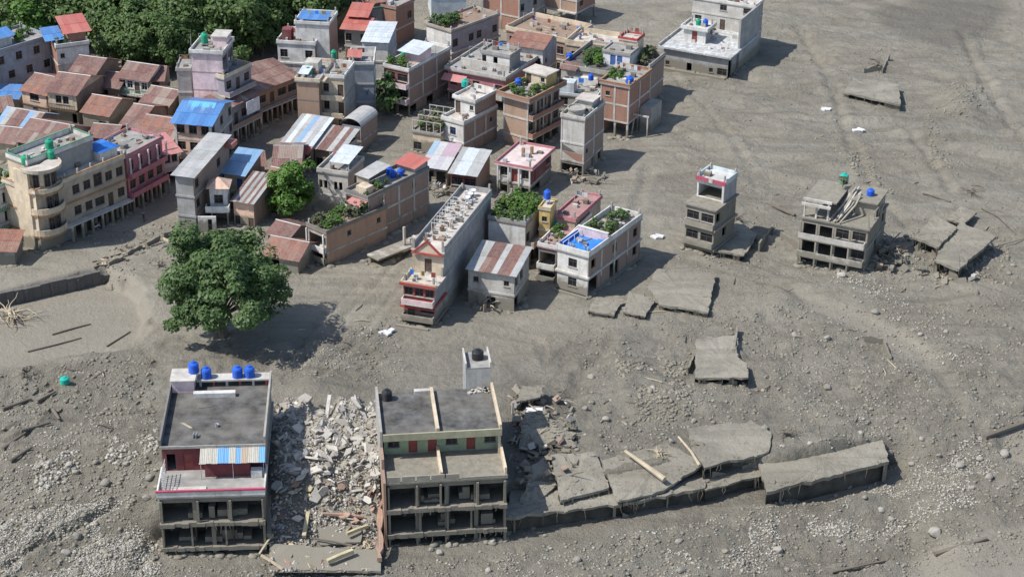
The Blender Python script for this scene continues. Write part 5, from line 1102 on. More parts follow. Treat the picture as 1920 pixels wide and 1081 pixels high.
def centre_left():
    H = house('plaster_house', 'tall narrow grey plastered house with long pale sheet roof', (328, 327), (361, 331), 8.8, d=13)
    w, d = H.w, H.d
    z = block(H, 0, 0, w, d, -.5, st(8.8, 3), {'*': greybr, 'f': greyp}, {'f': ['', '', ''], 'r': ['..W.', 'W.W.W', 'W..W.'], 'l': ['', 'W.W', 'W.W']}, band=.12, slab=greyp); sheets(H, -.5, -.5, w+.5, d+.2, z+.05, z+1.1, 'y', zinc, rowmax=3.4)
    MB().quad((w-.01, 0, z), (w-.01, d, z), (w-.01, d, z+1.0)).build('side_gable', greybr, H.e); MB().quad((0.01, 0, z), (0.01, d, z), (0.01, d, z+1.0)).build('side_gable', greybr, H.e); MB().quad((0, d-.02, z), (w, d-.02, z), (w, d-.02, z+1.0), (0, d-.02, z+1.0)).build('rear_gable', greybr, H.e)
    bx(H, 'red_canopy', redsh, w-.1, d-1.4, z-.3, w+1.2, d+.6, z+.5)
    B = house('blue_roof_cottage', 'small house with faded blue sheet roof behind the little white tower', (420, 322), (458, 327), 5.4, d=6)
    z = block(B, 0, 0, B.w, B.d, -.5, st(5.4, 2), {'*': cream, 'r': brown}, {'f': ['D', '.D'], 'r': ['', 'W.']}, fr=frb, door=frb); sheets(B, -.4, -.6, B.w+.4, B.d+.2, z, z+1.4, 'y', steelb); MB().quad((B.w, 0, z), (B.w, B.d, z), (B.w, B.d, z+1.3)).build('side_gable', brown, B.e)
    T = house('white_turret', 'little white turret with pyramid tile roof above the big tree', (392, 352), (425, 352), 6.2, d=2.6, cat='tower')
    z = block(T, 0, 0, T.w, T.d, -.5, st(6.2, 2), white, {'f': ['B', 'W'], 'r': ['B', 'w']}); w, d = T.w, T.d; c = (w/2, d/2, z+1.15); q = .45
    MB().quad((-q, -q, z), (w+q, -q, z), c).quad((w+q, -q, z), (w+q, d+q, z), c).quad((w+q, d+q, z), (-q, d+q, z), c).quad((-q, d+q, z), (-q, -q, z), c).quad((-q, -q, z-.01), (-q, d+q, z-.01), (w+q, d+q, z-.01), (w+q, -q, z-.01)).build('pyramid_roof', peach, T.e)
    balcony(T, 'f', -.6, w+.3, 2.9, 1.1, white, 'solid', white, .8); bx(T, 'gate_post', white, -1.6, -2.2, -.5, -.2, -1.9, 2.2); bx(T, 'gate_post', white, .4, -2.2, -.5, 1.0, -1.9, 2.2); bx(T, 'gate_beam', white, -1.6, -2.2, 2.2, 1.0, -1.9, 2.6)
    S1 = house('striped_roof_house', 'peach cottage with striped rust and cream sheet roof', (437, 374), (475, 380), 4.2, d=7)
    z = block(S1, 0, 0, S1.w, S1.d, -.5, st(4.2, 1), {'*': greybr, 'f': peach}, {'f': ['W.D']}); sheets(S1, -.3, -.5, S1.w+.3, S1.d+.2, z, z+1.5, 'y', mats=[rust, zinc], sw=.5); MB().quad((S1.w, 0, z), (S1.w, S1.d, z), (S1.w, S1.d, z+1.4)).build('side_gable', greybr, S1.e)
    r = rust_house
    r('rust_roof_house', 'rust roof strip left of the bright green bushy tree', (490, 346), (520, 352), 4.2, 3.6, 1.4, rusto, brown, ['W.'], 1)
    r('rust_roof_house', 'long dusty rust roof behind the bright green bushy tree', (512, 318), (560, 318), 4.4, 5.2, 1.7, mixed, brown, ['W.W'], 1)
    r('rust_roof_house', 'small rust roof between big tree and roof garden block', (502, 436), (540, 446), 2.8, 2.6, .9, rust, dconc, ['B'], 1)
    r('rust_roof_house', 'faded pink rust roof with grey ridge right of the big tree', (494, 474), (558, 486), 2.4, 3.0, 1.3, rusto, conc, ['B.'], 1)
    r('rust_roof_house', 'dim rust roof in the gap below the little blue roof', (468, 312), (496, 310), 3.6, 3.0, 1.0, rust, white, ['D'], 1)
    G_ = house('garden_block', 'long brick block with leafy roof garden and pink awning', (577, 424), (612, 439), 5.0, d=11.5, cat='building')
    w, d = G_.w, G_.d
    z = block(G_, 0, 0, w, d, -.5, st(5.0, 2), {'*': greybr, 'f': conc, 'l': brown, 'r': tanbr}, {'f': ['B', 'B'], 'r': ['....', '.w.w']}, band=.12); zr = roof(G_, 0, 0, w, d, z, brown, .4, dconc, ov=.2)
    for zz in (.6, 2.2): balcony(G_, 'f', .1, w-.1, zz, .6, white, 'solid', white, .7)
    for x in (.1, w-.3): bx(G_, 'front_post', white, x, -.55, -.5, x+.2, -.35, z)
    garden(G_, .3, .4, w-.2, d*.8, zr, 34, [leafD, leafC, leafA, leafE], 'leafy plant of the roof garden above the long brick wall', (.4, .8), 20)
    e = empty('pink_awning', local(G_, .2, d*.62, zr)); e.rotation_euler.z = G_.an; tag(e, 'faded pink sheet awning over the leafy roof garden', 'awning')
    K = Hs(); K.e = e; sheets(K, 0, 0, w*.75, 3.4, 1.3, 2.1, 'y', pinksh)
    for x in (.1, w*.7):
        for y in (.1, 3.2): MB().box(x-.04, y-.04, 0, x+.04, y+.04, 1.25+.2*y).build('post', steel, e)
    J = house('brick_block', 'taller long brick block behind the leafy roof garden, blue barrels on top', (648, 362), (690, 376), 7.0, d=13.5, cat='building')
    w, d = J.w, J.d
    z = block(J, 0, 0, w, d, -.5, st(7, 3), {'*': greybr, 'f': brown, 'r': greybr}, {'f': ['', '', 'W.D'], 'r': ['', '.....', '.w..w.']}, frame={'r': 4}, band=.1); zr = roof(J, 0, 0, w, d, z, roofc, .5, dconc, ov=.15)
    bx(J, 'round_oven', cream, w*.35, .6, zr, w*.8, 2.2, zr+1.2); sheets(J, -.5, 2.6, w*.5, 7.5, zr+1.7, zr+2.1, 'y', zinc); bx(J, 'roof_wall', tan, -.4, 2.9, zr, w*.45, 3.1, zr+1.6)
    sheets(J, w*.1, d-3.4, w+.2, d+.2, zr+1.2, zr+1.7, 'y', redsh); bx(J, 'rear_room', greyp, w*.2, d-3, zr, w-.1, d-.1, zr+1.2)
    for i, (x, y) in enumerate(((.9, 8.6), (1.9, 8.2), (2.5, 9.2))): tank(local(J, x, y, zr), ['left', 'front', 'right'][i]+' blue barrel in the cluster on the taller brick block', tblue, .5, 1.1)
    garden(J, w*.5, .5, w-.2, 6, zr, 8, [leafD, leafA], 'plant along the taller brick block roof edge', (.35, .6), 25)
    U = house('window_room_house', 'tan house with small window row and white sheet roof behind the roof garden', (596, 322), (652, 330), 6.2, d=6)
    z = block(U, 0, 0, U.w, U.d, -.5, st(6.2, 2), {'*': tan, 'f': lconc}, {'f': ['', 'OO.OO.'], 'r': ['', 'W']}); roof(U, 0, 0, U.w, U.d, z, roofc, .5, lconc); sheets(U, U.w*.35, .5, U.w, U.d, z+1.7, z+2.2, 'y', whitesh)
    for x in (U.w*.37, U.w*.98): bx(U, 'roof_post', lconc, x-.1, .6, z, x+.05, .75, z+1.7)
    # bus shelter like slab on the mud street
    V = house('street_canopy', 'low concrete canopy slab with single post on the mud street', (688, 476), (704, 484), 1.6, d=9.5, cat='canopy')
    bx(V, 'canopy_slab', lconc, 0, 0, 1.35, V.w+.6, V.d, 1.6)
    for y in (.3, 4.6, 9): bx(V, 'canopy_leg', conc, .1, y, -.6, .4, y+.3, 1.35); 
    bx(V, 'back_wall', conc, .1, .65, -.6, .3, 4.5, 1.345); bx(V, 'tall_post', lconc, 1.2, 5.6, 1.6, 1.5, 5.9, 4.4)
    for i in range(9): MB().box(-.3, -.25, 0, .3, .2, .25).build('rubble_chunk', rub1, V.e, (rng.uniform(.4, V.w), rng.uniform(6.8, 9.2), 1.6), rng.uniform(0, 3))
centre_left()

def centre_top():
    H = house('tall_brick_house', 'tall tan brick house with stacked cream balconies and rounded roof corner', (556, 152), (597, 155), 9.6, d=9)
    w, d = H.w, H.d
    z = block(H, 0, 0, w, d, -.5, [.9, 3.05, 3.05, 3.1], {'*': tanbr, 'r': brown}, {'f': ['', '', '', ''], 'r': ['', '...', '', '']}, band=.0); zr = roof(H, 0, 0, w, d, z, roofc, .5, cream, ov=.3, cap=None)
    x0 = w; z2 = block(H, x0, 2.2, 3.6, d-2.2, -.5, [.9, 3.05, 3.05, 3.1], {'*': greyp, 'f': cream, 'r': greyp}, {'f': ['', 'W.D', 'W.D', 'W.D']}, slab=cream, band=.0); roof(H, x0+.2, 2.2, 3.4, d-2.2, z2, roofc, .5, white, ov=.15)
    for zz in (.5, 3.5, 6.5): bx(H, 'balcony_slab', cream, x0+.02, .8, zz-.15, x0+3.6, 2.19, zz); bx(H, 'balcony_wall', cream, x0+.02, .8, zz, x0+3.6, .95, zz+.7)
    bx(H, 'roof_curve', cream, w-.1, .3, z, w+1.0, 2.1, z+.25)
    sheets(H, .1, .4, 1.8, 3.4, zr+.9, zr+1.2, 'y', whitesh); bx(H, 'stair_room', lconc, .3, 3.6, zr, 2.6, 6, zr+1.7)
    tk(H, 578, 140, zr, 'dark green tank on the tall tan brick house', tgreen, r=.7, h=1.2); tk(H, 626, 108, zr, 'teal tank at the rear of the tall tan brick house', tgreen, r=.5, h=1.3)
    clutter(H, .5, 3, w+3, d-.5, zr, 10, 'the tall tan brick house roof', 80)
    K = house('slate_wall_house', 'dark slate walled house right of the stacked cream balconies', (655, 122), (700, 122), 9.0, d=7)
    z = block(K, 0, 0, K.w, K.d, -.5, st(9, 3), {'*': blueg}, {'f': ['', '', '']}); zr = roof(K, 0, 0, K.w, K.d, z, roofc, .4, white); sheets(K, -.4, .6, K.w*.5, 3.4, zr+.9, zr+1.3, 'y', redsh)
    for i in range(4): bx(K, 'hanging_sheet', white, K.w+.02, .4, .3+i*2.1, K.w+.3, 1.2+.2*(i % 2), 2.3+i*2.1)
    A = house('white_box_house', 'white box house with pale blue flat sheet roof at top centre', (679, 78), (727, 80), 9.5, d=9)
    z = block(A, 0, 0, A.w, A.d, -.5, st(9.5, 3), {'*': blueg, 'f': white}, {'f': ['', '', 'w..'], 'r': ['', '', '']}); sheets(A, -.2, -.3, A.w+.2, A.d+.2, z+.05, z+.4, 'y', whitesh, rowmax=3)
    B = house('balcony_house', 'dusty brick house with pink balconies and white sheet roof room', (720, 126), (766, 136), 7.6, d=13)
    w, d = B.w, B.d
    z = block(B, 0, 0, w, d, -.5, st(7.6, 3), {'*': greybr, 'f': maroon}, {'f': ['BB', 'LL', 'LL'], 'r': ['B.B..', '', '']}, frame={'r': 3}); zr = roof(B, 0, 0, w, d, z, roofc, .5, white)
    for zz in (2.2, 4.9): balcony(B, 'f', 0, w, zz, .9, white, 'solid', palepink, .75)
    bx(B, 'roof_room', palepink, w*.4, 3.4, zr, w, 7, zr+2); sheets(B, w*.2, 2.6, w+.4, 7.6, zr+2.1, zr+2.5, 'y', whitesh); tk(B, 758, 108, zr, 'green tank beside white sheet room on the dusty brick house', tgreen, r=.55, h=1.2)
    garden(B, .3, .5, w-.3, 2.5, zr, 6, [leafD, leafC], 'yellow green plant at dusty brick house roof corner', (.5, .8), 26)
    shrub(local(B, w*.3, -1.6, 0), 'green shrub in the shaded lane below the pink balconies', leafA, 2.4, 2, group='lane shrub', pot=False, tall=1.3)
    C = house('brick_white_house', 'tall white fronted house with dark brick side below the forest', (520, 82), (584, 46), 9.0, ang=-8, w=6.5, d=7)
    z = block(C, 0, 0, C.w, C.d, -.5, st(9, 3), {'*': redbr, 'f': white}, {'f': ['.W', 'W.W', 'W.W'], 'r': ['', '', '']}, fr=frd, slab=white, band=.2); zr = roof(C, 0, 0, C.w, C.d, z, roofc, .5, white)
    z2 = block(C, C.w*.45, 1.2, C.w*.9, C.d-1, zr-5, [8.0], {'*': redbr, 'f': white}, {'f': ['.w.']}); roof(C, C.w*.45, 1.2, C.w*.9, C.d-1, z2, roofc, .5, white); sheets(C, C.w*.5, 1.4, C.w*1.3, C.d*.7, z2+.9, z2+1.3, 'y', bluesh)
    bx(C, 'roof_frame', maroon, .6, 1.0, zr, 2.2, 2.8, zr+2.0)
    D = house('pagoda_house', 'house with two stepped bright red roofs at top centre', (646, 52), (688, 55), 6.0, d=7)
    z = block(D, 0, 0, D.w, D.d, -.5, st(6, 2), conc, {'f': ['B.', 'W.W']}); sheets(D, -.7, -.9, D.w+.5, D.d*.5, z, z+.9, 'y', redsh); sheets(D, -.4, D.d*.35, D.w*.9, D.d, z+1.3, z+2.4, 'y', redsh); bx(D, 'upper_room', maroon, 0, D.d*.45, z, D.w*.8, D.d*.95, z+1.4)
    E_ = house('brick_row_house', 'brick house with orange awning at the top edge right of the red roofs', (688, 22), (740, 14), 6.5, d=8)
    z = block(E_, 0, 0, E_.w, E_.d, -.5, st(6.5, 2), {'*': redbr, 'f': greyp}, {'f': ['B.B', 'W.W']}); roof(E_, 0, 0, E_.w, E_.d, z, roofc, .4, gtrim); sheets(E_, E_.w*.2, .3, E_.w*.8, 4, z+1.2, z+1.8, 'y', rusto)
    E2 = house('brick_row_house', 'plain shaded brick block at top edge above the open mud lane', (742, 18), (776, 2), 7.0, d=8); z = block(E2, 0, 0, E2.w, E2.d, -.5, st(7, 2), {'*': redbr}, {'f': ['', '.W']}); roof(E2, 0, 0, E2.w, E2.d, z, roofc, .3, redbr)
    E3 = house('yellow_shop', 'small cream house at the top edge above the red stepped roofs', (614, 18), (650, 20), 5.0, d=6); z = block(E3, 0, 0, E3.w, E3.d, -.5, st(5, 2), cream, {'f': ['B.', 'W.']}); roof(E3, 0, 0, E3.w, E3.d, z, roofc, .4, white)
    F_ = house('pale_blue_house', 'tall pale blue house cut by the top edge', (808, -40), (874, -42), 10.0, d=7); z = block(F_, 0, 0, F_.w, F_.d, -.5, st(10, 3), {'*': paleblue}, {'f': ['', '', ''], 'r': ['', 'W', 'W']}); roof(F_, 0, 0, F_.w, F_.d, z, roofc, .5, white)
    Pp = house('purple_house', 'mauve house with two shaded window rows right of the pale blue house', (846, 62), (935, 30), 6.8, d=6)
    z = block(Pp, 0, 0, Pp.w, Pp.d, -.5, st(6.8, 2), {'*': mauve, 'l': white, 'f': mauve}, {'f': ['W.WW.W', 'W.WW.W']}, slab=lconc, band=.3); zr = roof(Pp, 0, 0, Pp.w, Pp.d, z, brown, .4, conc); garden(Pp, .5, 2, 5, Pp.d-.5, zr, 12, [leafC, leafA], 'green plant on the mauve house roof', (.6, 1.0), 28)
    Q = house('brick_top_house', 'brick house with exposed concrete frame at the top edge', (906, -18), (974, -4), 7.0, d=9); z = block(Q, 0, 0, Q.w, Q.d, -.5, st(7, 2), {'*': redbr, 'r': greyp}, {'f': ['..', '..'], 'r': ['W.W.', 'W.W.']}, frame={'f': 2}); roof(Q, 0, 0, Q.w, Q.d, z, roofc, .4, conc)
    Q2 = house('brick_top_house', 'brick house on open columns at the top edge right of centre', (1022, -32), (1082, -20), 7.2, d=7); z = block(Q2, 0, 0, Q2.w, Q2.d, 2.6, [2.3, 2.3], {'*': redbr, 'f': tanbr}, {'f': ['..', '..'], 'r': ['W.', 'W.']}, frame={'f': 2}); roof(Q2, 0, 0, Q2.w, Q2.d, z, roofc, .4, conc)
    for x in (0, Q2.w/2, Q2.w-.3):
        for y in (0, Q2.d-.3): bx(Q2, 'stilt', lconc, x, y, -.5, x+.3, y+.3, 2.6)
    bx(Q2, 'base_slab', lconc, -.1, -.6, 2.35, Q2.w+.1, Q2.d+.1, 2.597)
centre_top()

def centre_mid():
    A = house('awning_row_house', 'row house with red awnings and grey stair block on its roof', (840, 130), (946, 150), 5.6, d=13)
    w, d = A.w, A.d
    z = block(A, 0, 0, w, d, -.5, [2.7, 3.4], {'*': redbr, 'f': pink}, {'f': ['BBBBB', 'WDW.W'], 'r': ['', 'W.']}, slab=lconc); zr = roof(A, 0, 0, w, d, z, roofc, .5, lconc, ov=.5)
    sheets(A, -.4, -1.8, w*.36, -.55, z-1.2, z-.5, 'y', pinksh); balcony(A, 'f', w*.35, w, 2.3, 1.0, lconc, 'solid', lconc, .8)
    z2 = block(A, w*.42, 3.5, w*.5, 4, zr, [2.4], {'*': conc, 'f': white}, {'f': ['O.O..']}); roof(A, w*.42, 3.5, w*.5, 4, z2, roofc, .4, conc)
    clutter(A, .5, .5, w-.5, d-1, zr, 22, 'the grey stair block roof', 90); bx(A, 'roof_wall', lconc, w*.1, 2.6, zr, w*.95, 2.8, zr+1.3)
    B = house('red_roof_house', 'white house with dark red sheet roof among the grey flat roofs', (955, 82), (1018, 92), 7.6, d=6)
    z = block(B, 0, 0, B.w, B.d, -.5, st(7.6, 2), {'*': white, 'r': blueg}, {'f': ['W.', 'WDW'], 'r': ['', 'w.']}); sheets(B, -.3, -.5, B.w+.3, B.d*.6, z, z+1.2, 'y', rusto); sheets(B, -.3, B.d*.6, B.w+.3, B.d+.3, z, z+1.2, 'Y', rusto); gable_end(B, 0, B.d, B.w, z, 1.15, blueg, .6); gable_end(B, 0, B.d, 0, z, 1.15, white, .6)
    C = house('terrace_wall_house', 'flat roofed house with cream parapet and pots behind the red sheet roof', (950, 58), (1062, 82), 5.6, d=9)
    z = block(C, 0, 0, C.w, C.d, -.5, st(5.6, 2), {'*': greybr}, {'f': ['W.W.W', 'W.W.W']}); zr = roof(C, 0, 0, C.w, C.d, z, brown, .8, cream); clutter(C, .5, .5, C.w-.5, C.d-.5, zr, 14, 'the cream parapet roof', 92)
    D = house('flat_roof_house', 'broad dark flat roofed house at right end of town with white room', (1052, 128), (1192, 152), 6.6, d=13)
    w, d = D.w, D.d
    z = block(D, 0, 0, w, d, -.5, st(6.6, 2), {'*': greybr, 'f': conc}, {'f': ['BBBBB', 'W.WW.'], 'r': ['.w.', '.w.']}); zr = roof(D, 0, 0, w, d, z, droof, .7, conc)
    z2 = block(D, w*.42, 4.5, w*.36, 4, zr, [2.2], {'*': white, 'f': vivid}, {'f': ['.DD.']}, door=frb); roof(D, w*.42, 4.5, w*.36, 4, z2, roofc, .3, conc); z3 = block(D, w*.5, 8.8, w*.24, 3.2, zr, [3.2], cream, {'f': ['w']}); roof(D, w*.5, 8.8, w*.24, 3.2, z3, wroof, .4, redt)
    garden(D, w*.12, 3, w*.4, 8, zr, 16, [leafA, leafC], 'green plant on the broad dark flat roof', (.5, .9), 29); clutter(D, .5, .5, w-.5, d-1, zr, 16, 'the broad dark flat roof', 94)
    garden(D, w*.74, 7, w*.9, 12, zr, 7, [leafA, leafE], 'dark plant at the right of the broad flat roof', (.5, .9), 30)
    tk(D, 1068, 112, zr, 'blue barrel at left of the broad dark flat roof', tblue, r=.55, h=1.2); tk(D, 1108, 150, zr, 'small blue barrel at front edge of the broad dark flat roof', tblue, r=.45, h=1.1)
    sheets(D, w*.02, -1.4, w*.24, .9, zr+.3, zr+.9, 'y', rust); bx(D, 'front_room', white, w*.2, -.9, 3.6, w*.5, -.01, 6.0)
    E_ = house('cream_terrace', 'cream parapet terrace with low walls behind the broad flat roof', (1062, 84), (1160, 98), 6.0, d=7)
    z = block(E_, 0, 0, E_.w, E_.d, -.5, st(6, 2), {'*': tan}, {'f': ['', 'W.W']}); zr = roof(E_, 0, 0, E_.w, E_.d, z, wroof, .8, cream); clutter(E_, .5, .5, E_.w-.5, E_.d-.5, zr, 9, 'the cream terrace behind', 95)
    F_ = house('steel_canopy_house', 'grey shaded house with teal frames between the brick houses', (1046, 178), (1118, 186), 4.4, d=6)
    z = block(F_, 0, 0, F_.w, F_.d, -.5, st(4.4, 2), {'*': conc}, {'f': ['BBB', 'W.W']}); zr = roof(F_, 0, 0, F_.w, F_.d, z, roofc, .4, paleblue); bx(F_, 'teal_room', paleblue, .3, .3, zr, 2.6, 2.4, zr+2.0); clutter(F_, .5, .5, F_.w-.5, F_.d-.5, zr, 7, 'the teal framed roof', 96)
    # white house with creeper trellis
    W_ = house('white_blue_house', 'white house with blue window and brick side wall at the street', (829, 224), (869, 235), 5.4, d=9)
    w, d = W_.w, W_.d
    z = block(W_, 0, 0, w, d, -.5, st(5.4, 2), {'*': greybr, 'f': white}, {'f': ['.B.', '.L.'], 'r': ['', '..w']}, fr=frb, slab=white, band=.15, frame={'r': 3}); zr = roof(W_, 0, 0, w, d, z, wroof, .5, white)
    z2 = block(W_, .1, 3.2, w-.2, d-3.3, zr, [2.5], {'*': greybr, 'f': white}, {'f': ['D.w']}); zq = roof(W_, .1, 3.2, w-.2, d-3.3, z2, wroof, .4, white, ov=.3)
    tk(W_, 872, 162, zq, 'green tank on the white house with the blue window', tteal, r=.6, h=1.25)
    V = house('trellis_house', 'low cream house under a dusty creeper trellis left of white house', (774, 248), (826, 256), 3.2, d=7)
    z = block(V, 0, 0, V.w, V.d, -.5, [3.7], {'*': cream}, {'f': ['L.L']}); zr = roof(V, 0, 0, V.w, V.d, z, muds, .3, conc)
    m = 0
    for i in range(5):
        for j in range(4):
            x, y = V.w*i/4, V.d*j/3; bx(V, 'trellis_post', lconc, x-.06, y-.06, zr, x+.06, y+.06, zr+1.9)
    for j in range(4): bx(V, 'trellis_beam', lconc, -.1, V.d*j/3-.05, zr+1.9, V.w+.1, V.d*j/3+.05, zr+2.0)
    garden(V, .1, .2, V.w-.1, V.d-.2, zr+.3, 34, [leafE, leafE, leafD], 'dusty creeper clump on the trellis beside the white blue windowed house', (.45, .75), 33)
    # tarp roofed pair
    T = house('tarpaulin_house', 'small house with printed tarpaulin roof and wrecked open front', (793, 310), (838, 316), 3.2, d=6.5)
    z = block(T, 0, 0, T.w, T.d, -.5, [3.7], {'*': conc, 'f': dconc}, {'f': ['BB']}); sheets(T, -.4, -.6, T.w+.2, T.d, z, z+1.4, 'y', tarp, sw=1.2)
    for i in range(8): bx(T, 'wrecked_panel', rng.choice([conc, dconc, steel]), (x := rng.uniform(0, T.w-1)), -rng.uniform(.2, 1.0), -.5, x+rng.uniform(.2, .9), -.1, rng.uniform(.3, 1.6))
    U = house('tarpaulin_house', 'red windowed house with white patched sheet roof beside the tarpaulin roof', (845, 322), (893, 328), 3.8, d=7)
    z = block(U, 0, 0, U.w, U.d, -.5, [1.4, 2.9], {'*': greybr, 'f': maroon}, {'f': ['BB', 'LL']}, slab=lconc, band=.2); sheets(U, -.3, -.6, U.w+.3, U.d, z, z+1.2, 'y', mats=[zinc, whitesh, whitesh, zinc], sw=1.0); MB().quad((U.w, 0, z), (U.w, U.d, z), (U.w, U.d, z+1.1)).build('side_gable', greybr, U.e)
    balcony(U, 'f', 0, U.w, .95, .7, conc, 'solid', palepink, .6)
    Pk = house('pink_terrace_house', 'small house with flat pinkish white roof and red trim in centre', (935, 307), (995, 318), 4.6, d=8)
    w, d = Pk.w, Pk.d
    z = block(Pk, 0, 0, w, d, -.5, st(4.6, 2), {'*': tan, 'f': white, 'r': maroon}, {'f': ['B.B', 'WDW'], 'r': ['B.', 'D.W']}, fr=frd, door=reddoor); zr = roof(Pk, 0, 0, w, d, z, surfs['pinkwhite'], .35, pink, ov=.5)
    for i, (x, y) in enumerate(((2.0, 4), (3.0, 5))): bx(Pk, 'chimney', orange, x, y, zr, x+.4, y+.4, zr+1.2)
    for i in range(4): bx(Pk, 'porch_post', white, w*i/3-.1, -.45, -.5, w*i/3+.1, -.25, z)
    X = house('arched_house', 'small grey house with round arched roof and light blue drum in lane', (640, 232), (676, 238), 4.4, d=6)
    z = block(X, 0, 0, X.w, X.d, -.5, st(4.4, 2), {'*': greybr, 'f': blueg}, {'f': ['B', 'W.D']}); m = MB(); n = 10
    for i in range(n): 
        a, b = math.pi*i/n, math.pi*(i+1)/n; m.quad((X.w/2-X.w*.55*math.cos(a), -.2, z+1.2*math.sin(a)), (X.w/2-X.w*.55*math.cos(b), -.2, z+1.2*math.sin(b)), (X.w/2-X.w*.55*math.cos(b), X.d, z+1.2*math.sin(b)), (X.w/2-X.w*.55*math.cos(a), X.d, z+1.2*math.sin(a)))
    m.build('arched_roof', zinc, X.e); MB().ring([(X.w*.5, 0), (X.w*.5, .02)], n=4).build('arch_floor', conc, X.e, (X.w/2, X.d/2, z))
    tank(local(X, .6, -1.2, 0), 'light blue drum in front of the arched grey house', paint('light blue plastic', (.10, .32, .55), .4, .1, .1), 1.0, 3.2)
    # red and patched roofs by the street
    Y = house('red_awning_house', 'house with grey patched roof and red lower awning on the street corner', (530, 268), (584, 276), 3.6, d=8)
    z = block(Y, 0, 0, Y.w, Y.d, -.5, [4.1], {'*': tan, 'f': cream}, {'f': ['B.B']}); sheets(Y, -.3, -.2, Y.w+.3, Y.d, z+.25, z+1.9, 'y', mats=[zinc, whitesh, zinc, steelb, tarp]); sheets(Y, -.4, -1.8, Y.w+.3, -.22, z-.5, z+.2, 'y', redsh, sw=1.2)
    Z = house('patched_roof_house', 'low house with rust and grey patched roof right of the red awning', (590, 276), (638, 284), 3.4, d=6)
    z = block(Z, 0, 0, Z.w, Z.d, -.5, [3.9], {'*': conc, 'f': brown}, {'f': ['W.W']}); sheets(Z, -.3, -.5, Z.w+.4, Z.d+.2, z, z+1.4, 'y', mats=[zinc, rust, rust, zinc, rust, zinc])
surfs['pinkwhite'] = surf('pinkish white screed', (.66, .55, .52), streak=0, mud=0)
centre_mid()

# ================================================================== trees
def trees():
    me, C = crown(3, (7.7, 7.2, 6.6), 190, 200, .29, .21, leafA, zmin=-.55)
    b = on(428, 628); cc = 6.6
    e = empty('broad_tree', b); tag(e, 'large dark green broadleaf tree standing in the mud left of centre', 'tree')
    link('crown', me, e, Matrix.Translation((-.6, 0, cc))); link('trunk', trunk_mesh(1, C, cc+.6, .55, bark, 26), e, Matrix.Translation((-.6, 0, cc)))
    me, C = crown(8, (3.3, 3.0, 4.0), 60, 110, .3, .34, leafC); b = on(548, 402)
    e = empty('bushy_tree', b); tag(e, 'bright green bushy tree between rust roofs and roof garden', 'tree'); M = Matrix.Translation((0, 0, 4.0)); link('crown', me, e, M); link('trunk', trunk_mesh(2, C, 4.4, .22, bark, 10), e, M)
    V = [crown(20+i, R, 62, 105, .42, .34, leafB) for i, R in enumerate(((5.6, 5.2, 5.4), (4.8, 5.2, 4.6), (6.2, 5.6, 5.2)))]
    Tm = [trunk_mesh(40+i, v[1], 7.5, .3, bark, 10) for i, v in enumerate(V)]
    rs = random.Random(12); k = 0
    spots = [(232, 118), (268, 122), (318, 126), (446, 96), (486, 84), (522, 56), (340, 112)]
    for v, us in ((92, range(214, 520, 48)), (66, range(40, 600, 50)), (42, range(-30, 640, 54)), (16, range(-30, 640, 52)), (-8, range(-40, 610, 60)), (-34, range(-50, 640, 66)), (-62, range(-60, 660, 70)), (-95, range(-60, 660, 76))):
        for u in us: spots.append((u+rs.uniform(-14, 14), v+rs.uniform(-8, 8)))
    for u, v in spots:
        i = rs.randint(0, 2); p = G(u, v+14); s = rs.uniform(.72, 1.1)
        e = empty('forest_tree', (p[0], p[1], 0), rs.uniform(0, 6.3)); e.scale = (s, s, s*rs.uniform(.85, 1.15)); tag(e, ('front row tree of the wood' if v > 50 else ('tree deep in the wood' if v > -20 else 'farthest row tree of the wood'))+(' behind the grey windowed block' if u < 90 else ' behind the red canopy house' if u < 215 else ' above the rust roofs' if u < 340 else ' behind the pale pink tower' if u < 470 else ' left of the white fronted brick house'), 'tree', 'trees of the wood at upper left')
        M = Matrix.Translation((0, 0, 7.0)); link('crown', V[i][0], e, M); link('trunk', Tm[i], e, M); k += 1
    # lighter trees at the far left
    lc, C2 = crown(51, (4.6, 4.6, 4.2), 50, 100, .4, .36, leafC); tm = trunk_mesh(52, C2, 6.5, .28, bark, 8)
    for n_, (u, v) in enumerate(((22, 74), (70, 96))):
        p = G(u, v); e = empty('light_tree', (p[0], p[1], 0), n_*2); tag(e, ['yellow green tree at the upper left corner behind the grey block', 'yellow green tree between grey block and red canopy house'][n_], 'tree'); M = Matrix.Translation((0, 0, 6.0)); link('crown', lc, e, M); link('trunk', tm, e, M)
    for n_, (u, v, r_, lab) in enumerate(((456, 408, 1.7, 'small broad leaved plant in front of the striped roof cottage'), (248, 186, 1.6, 'small green bush in the yard among rust roofs'), (535, 408, 1.5, 'green bush in the dark gap below the bushy tree'), (436, 352, 1.2, 'little bush right of the white turret'))):
        shrub(on(u, v), lab, leafA if n_ else leafC, r_, n_, group='yard bushes', name='yard_bush', pot=False, tall=1.2)
trees()

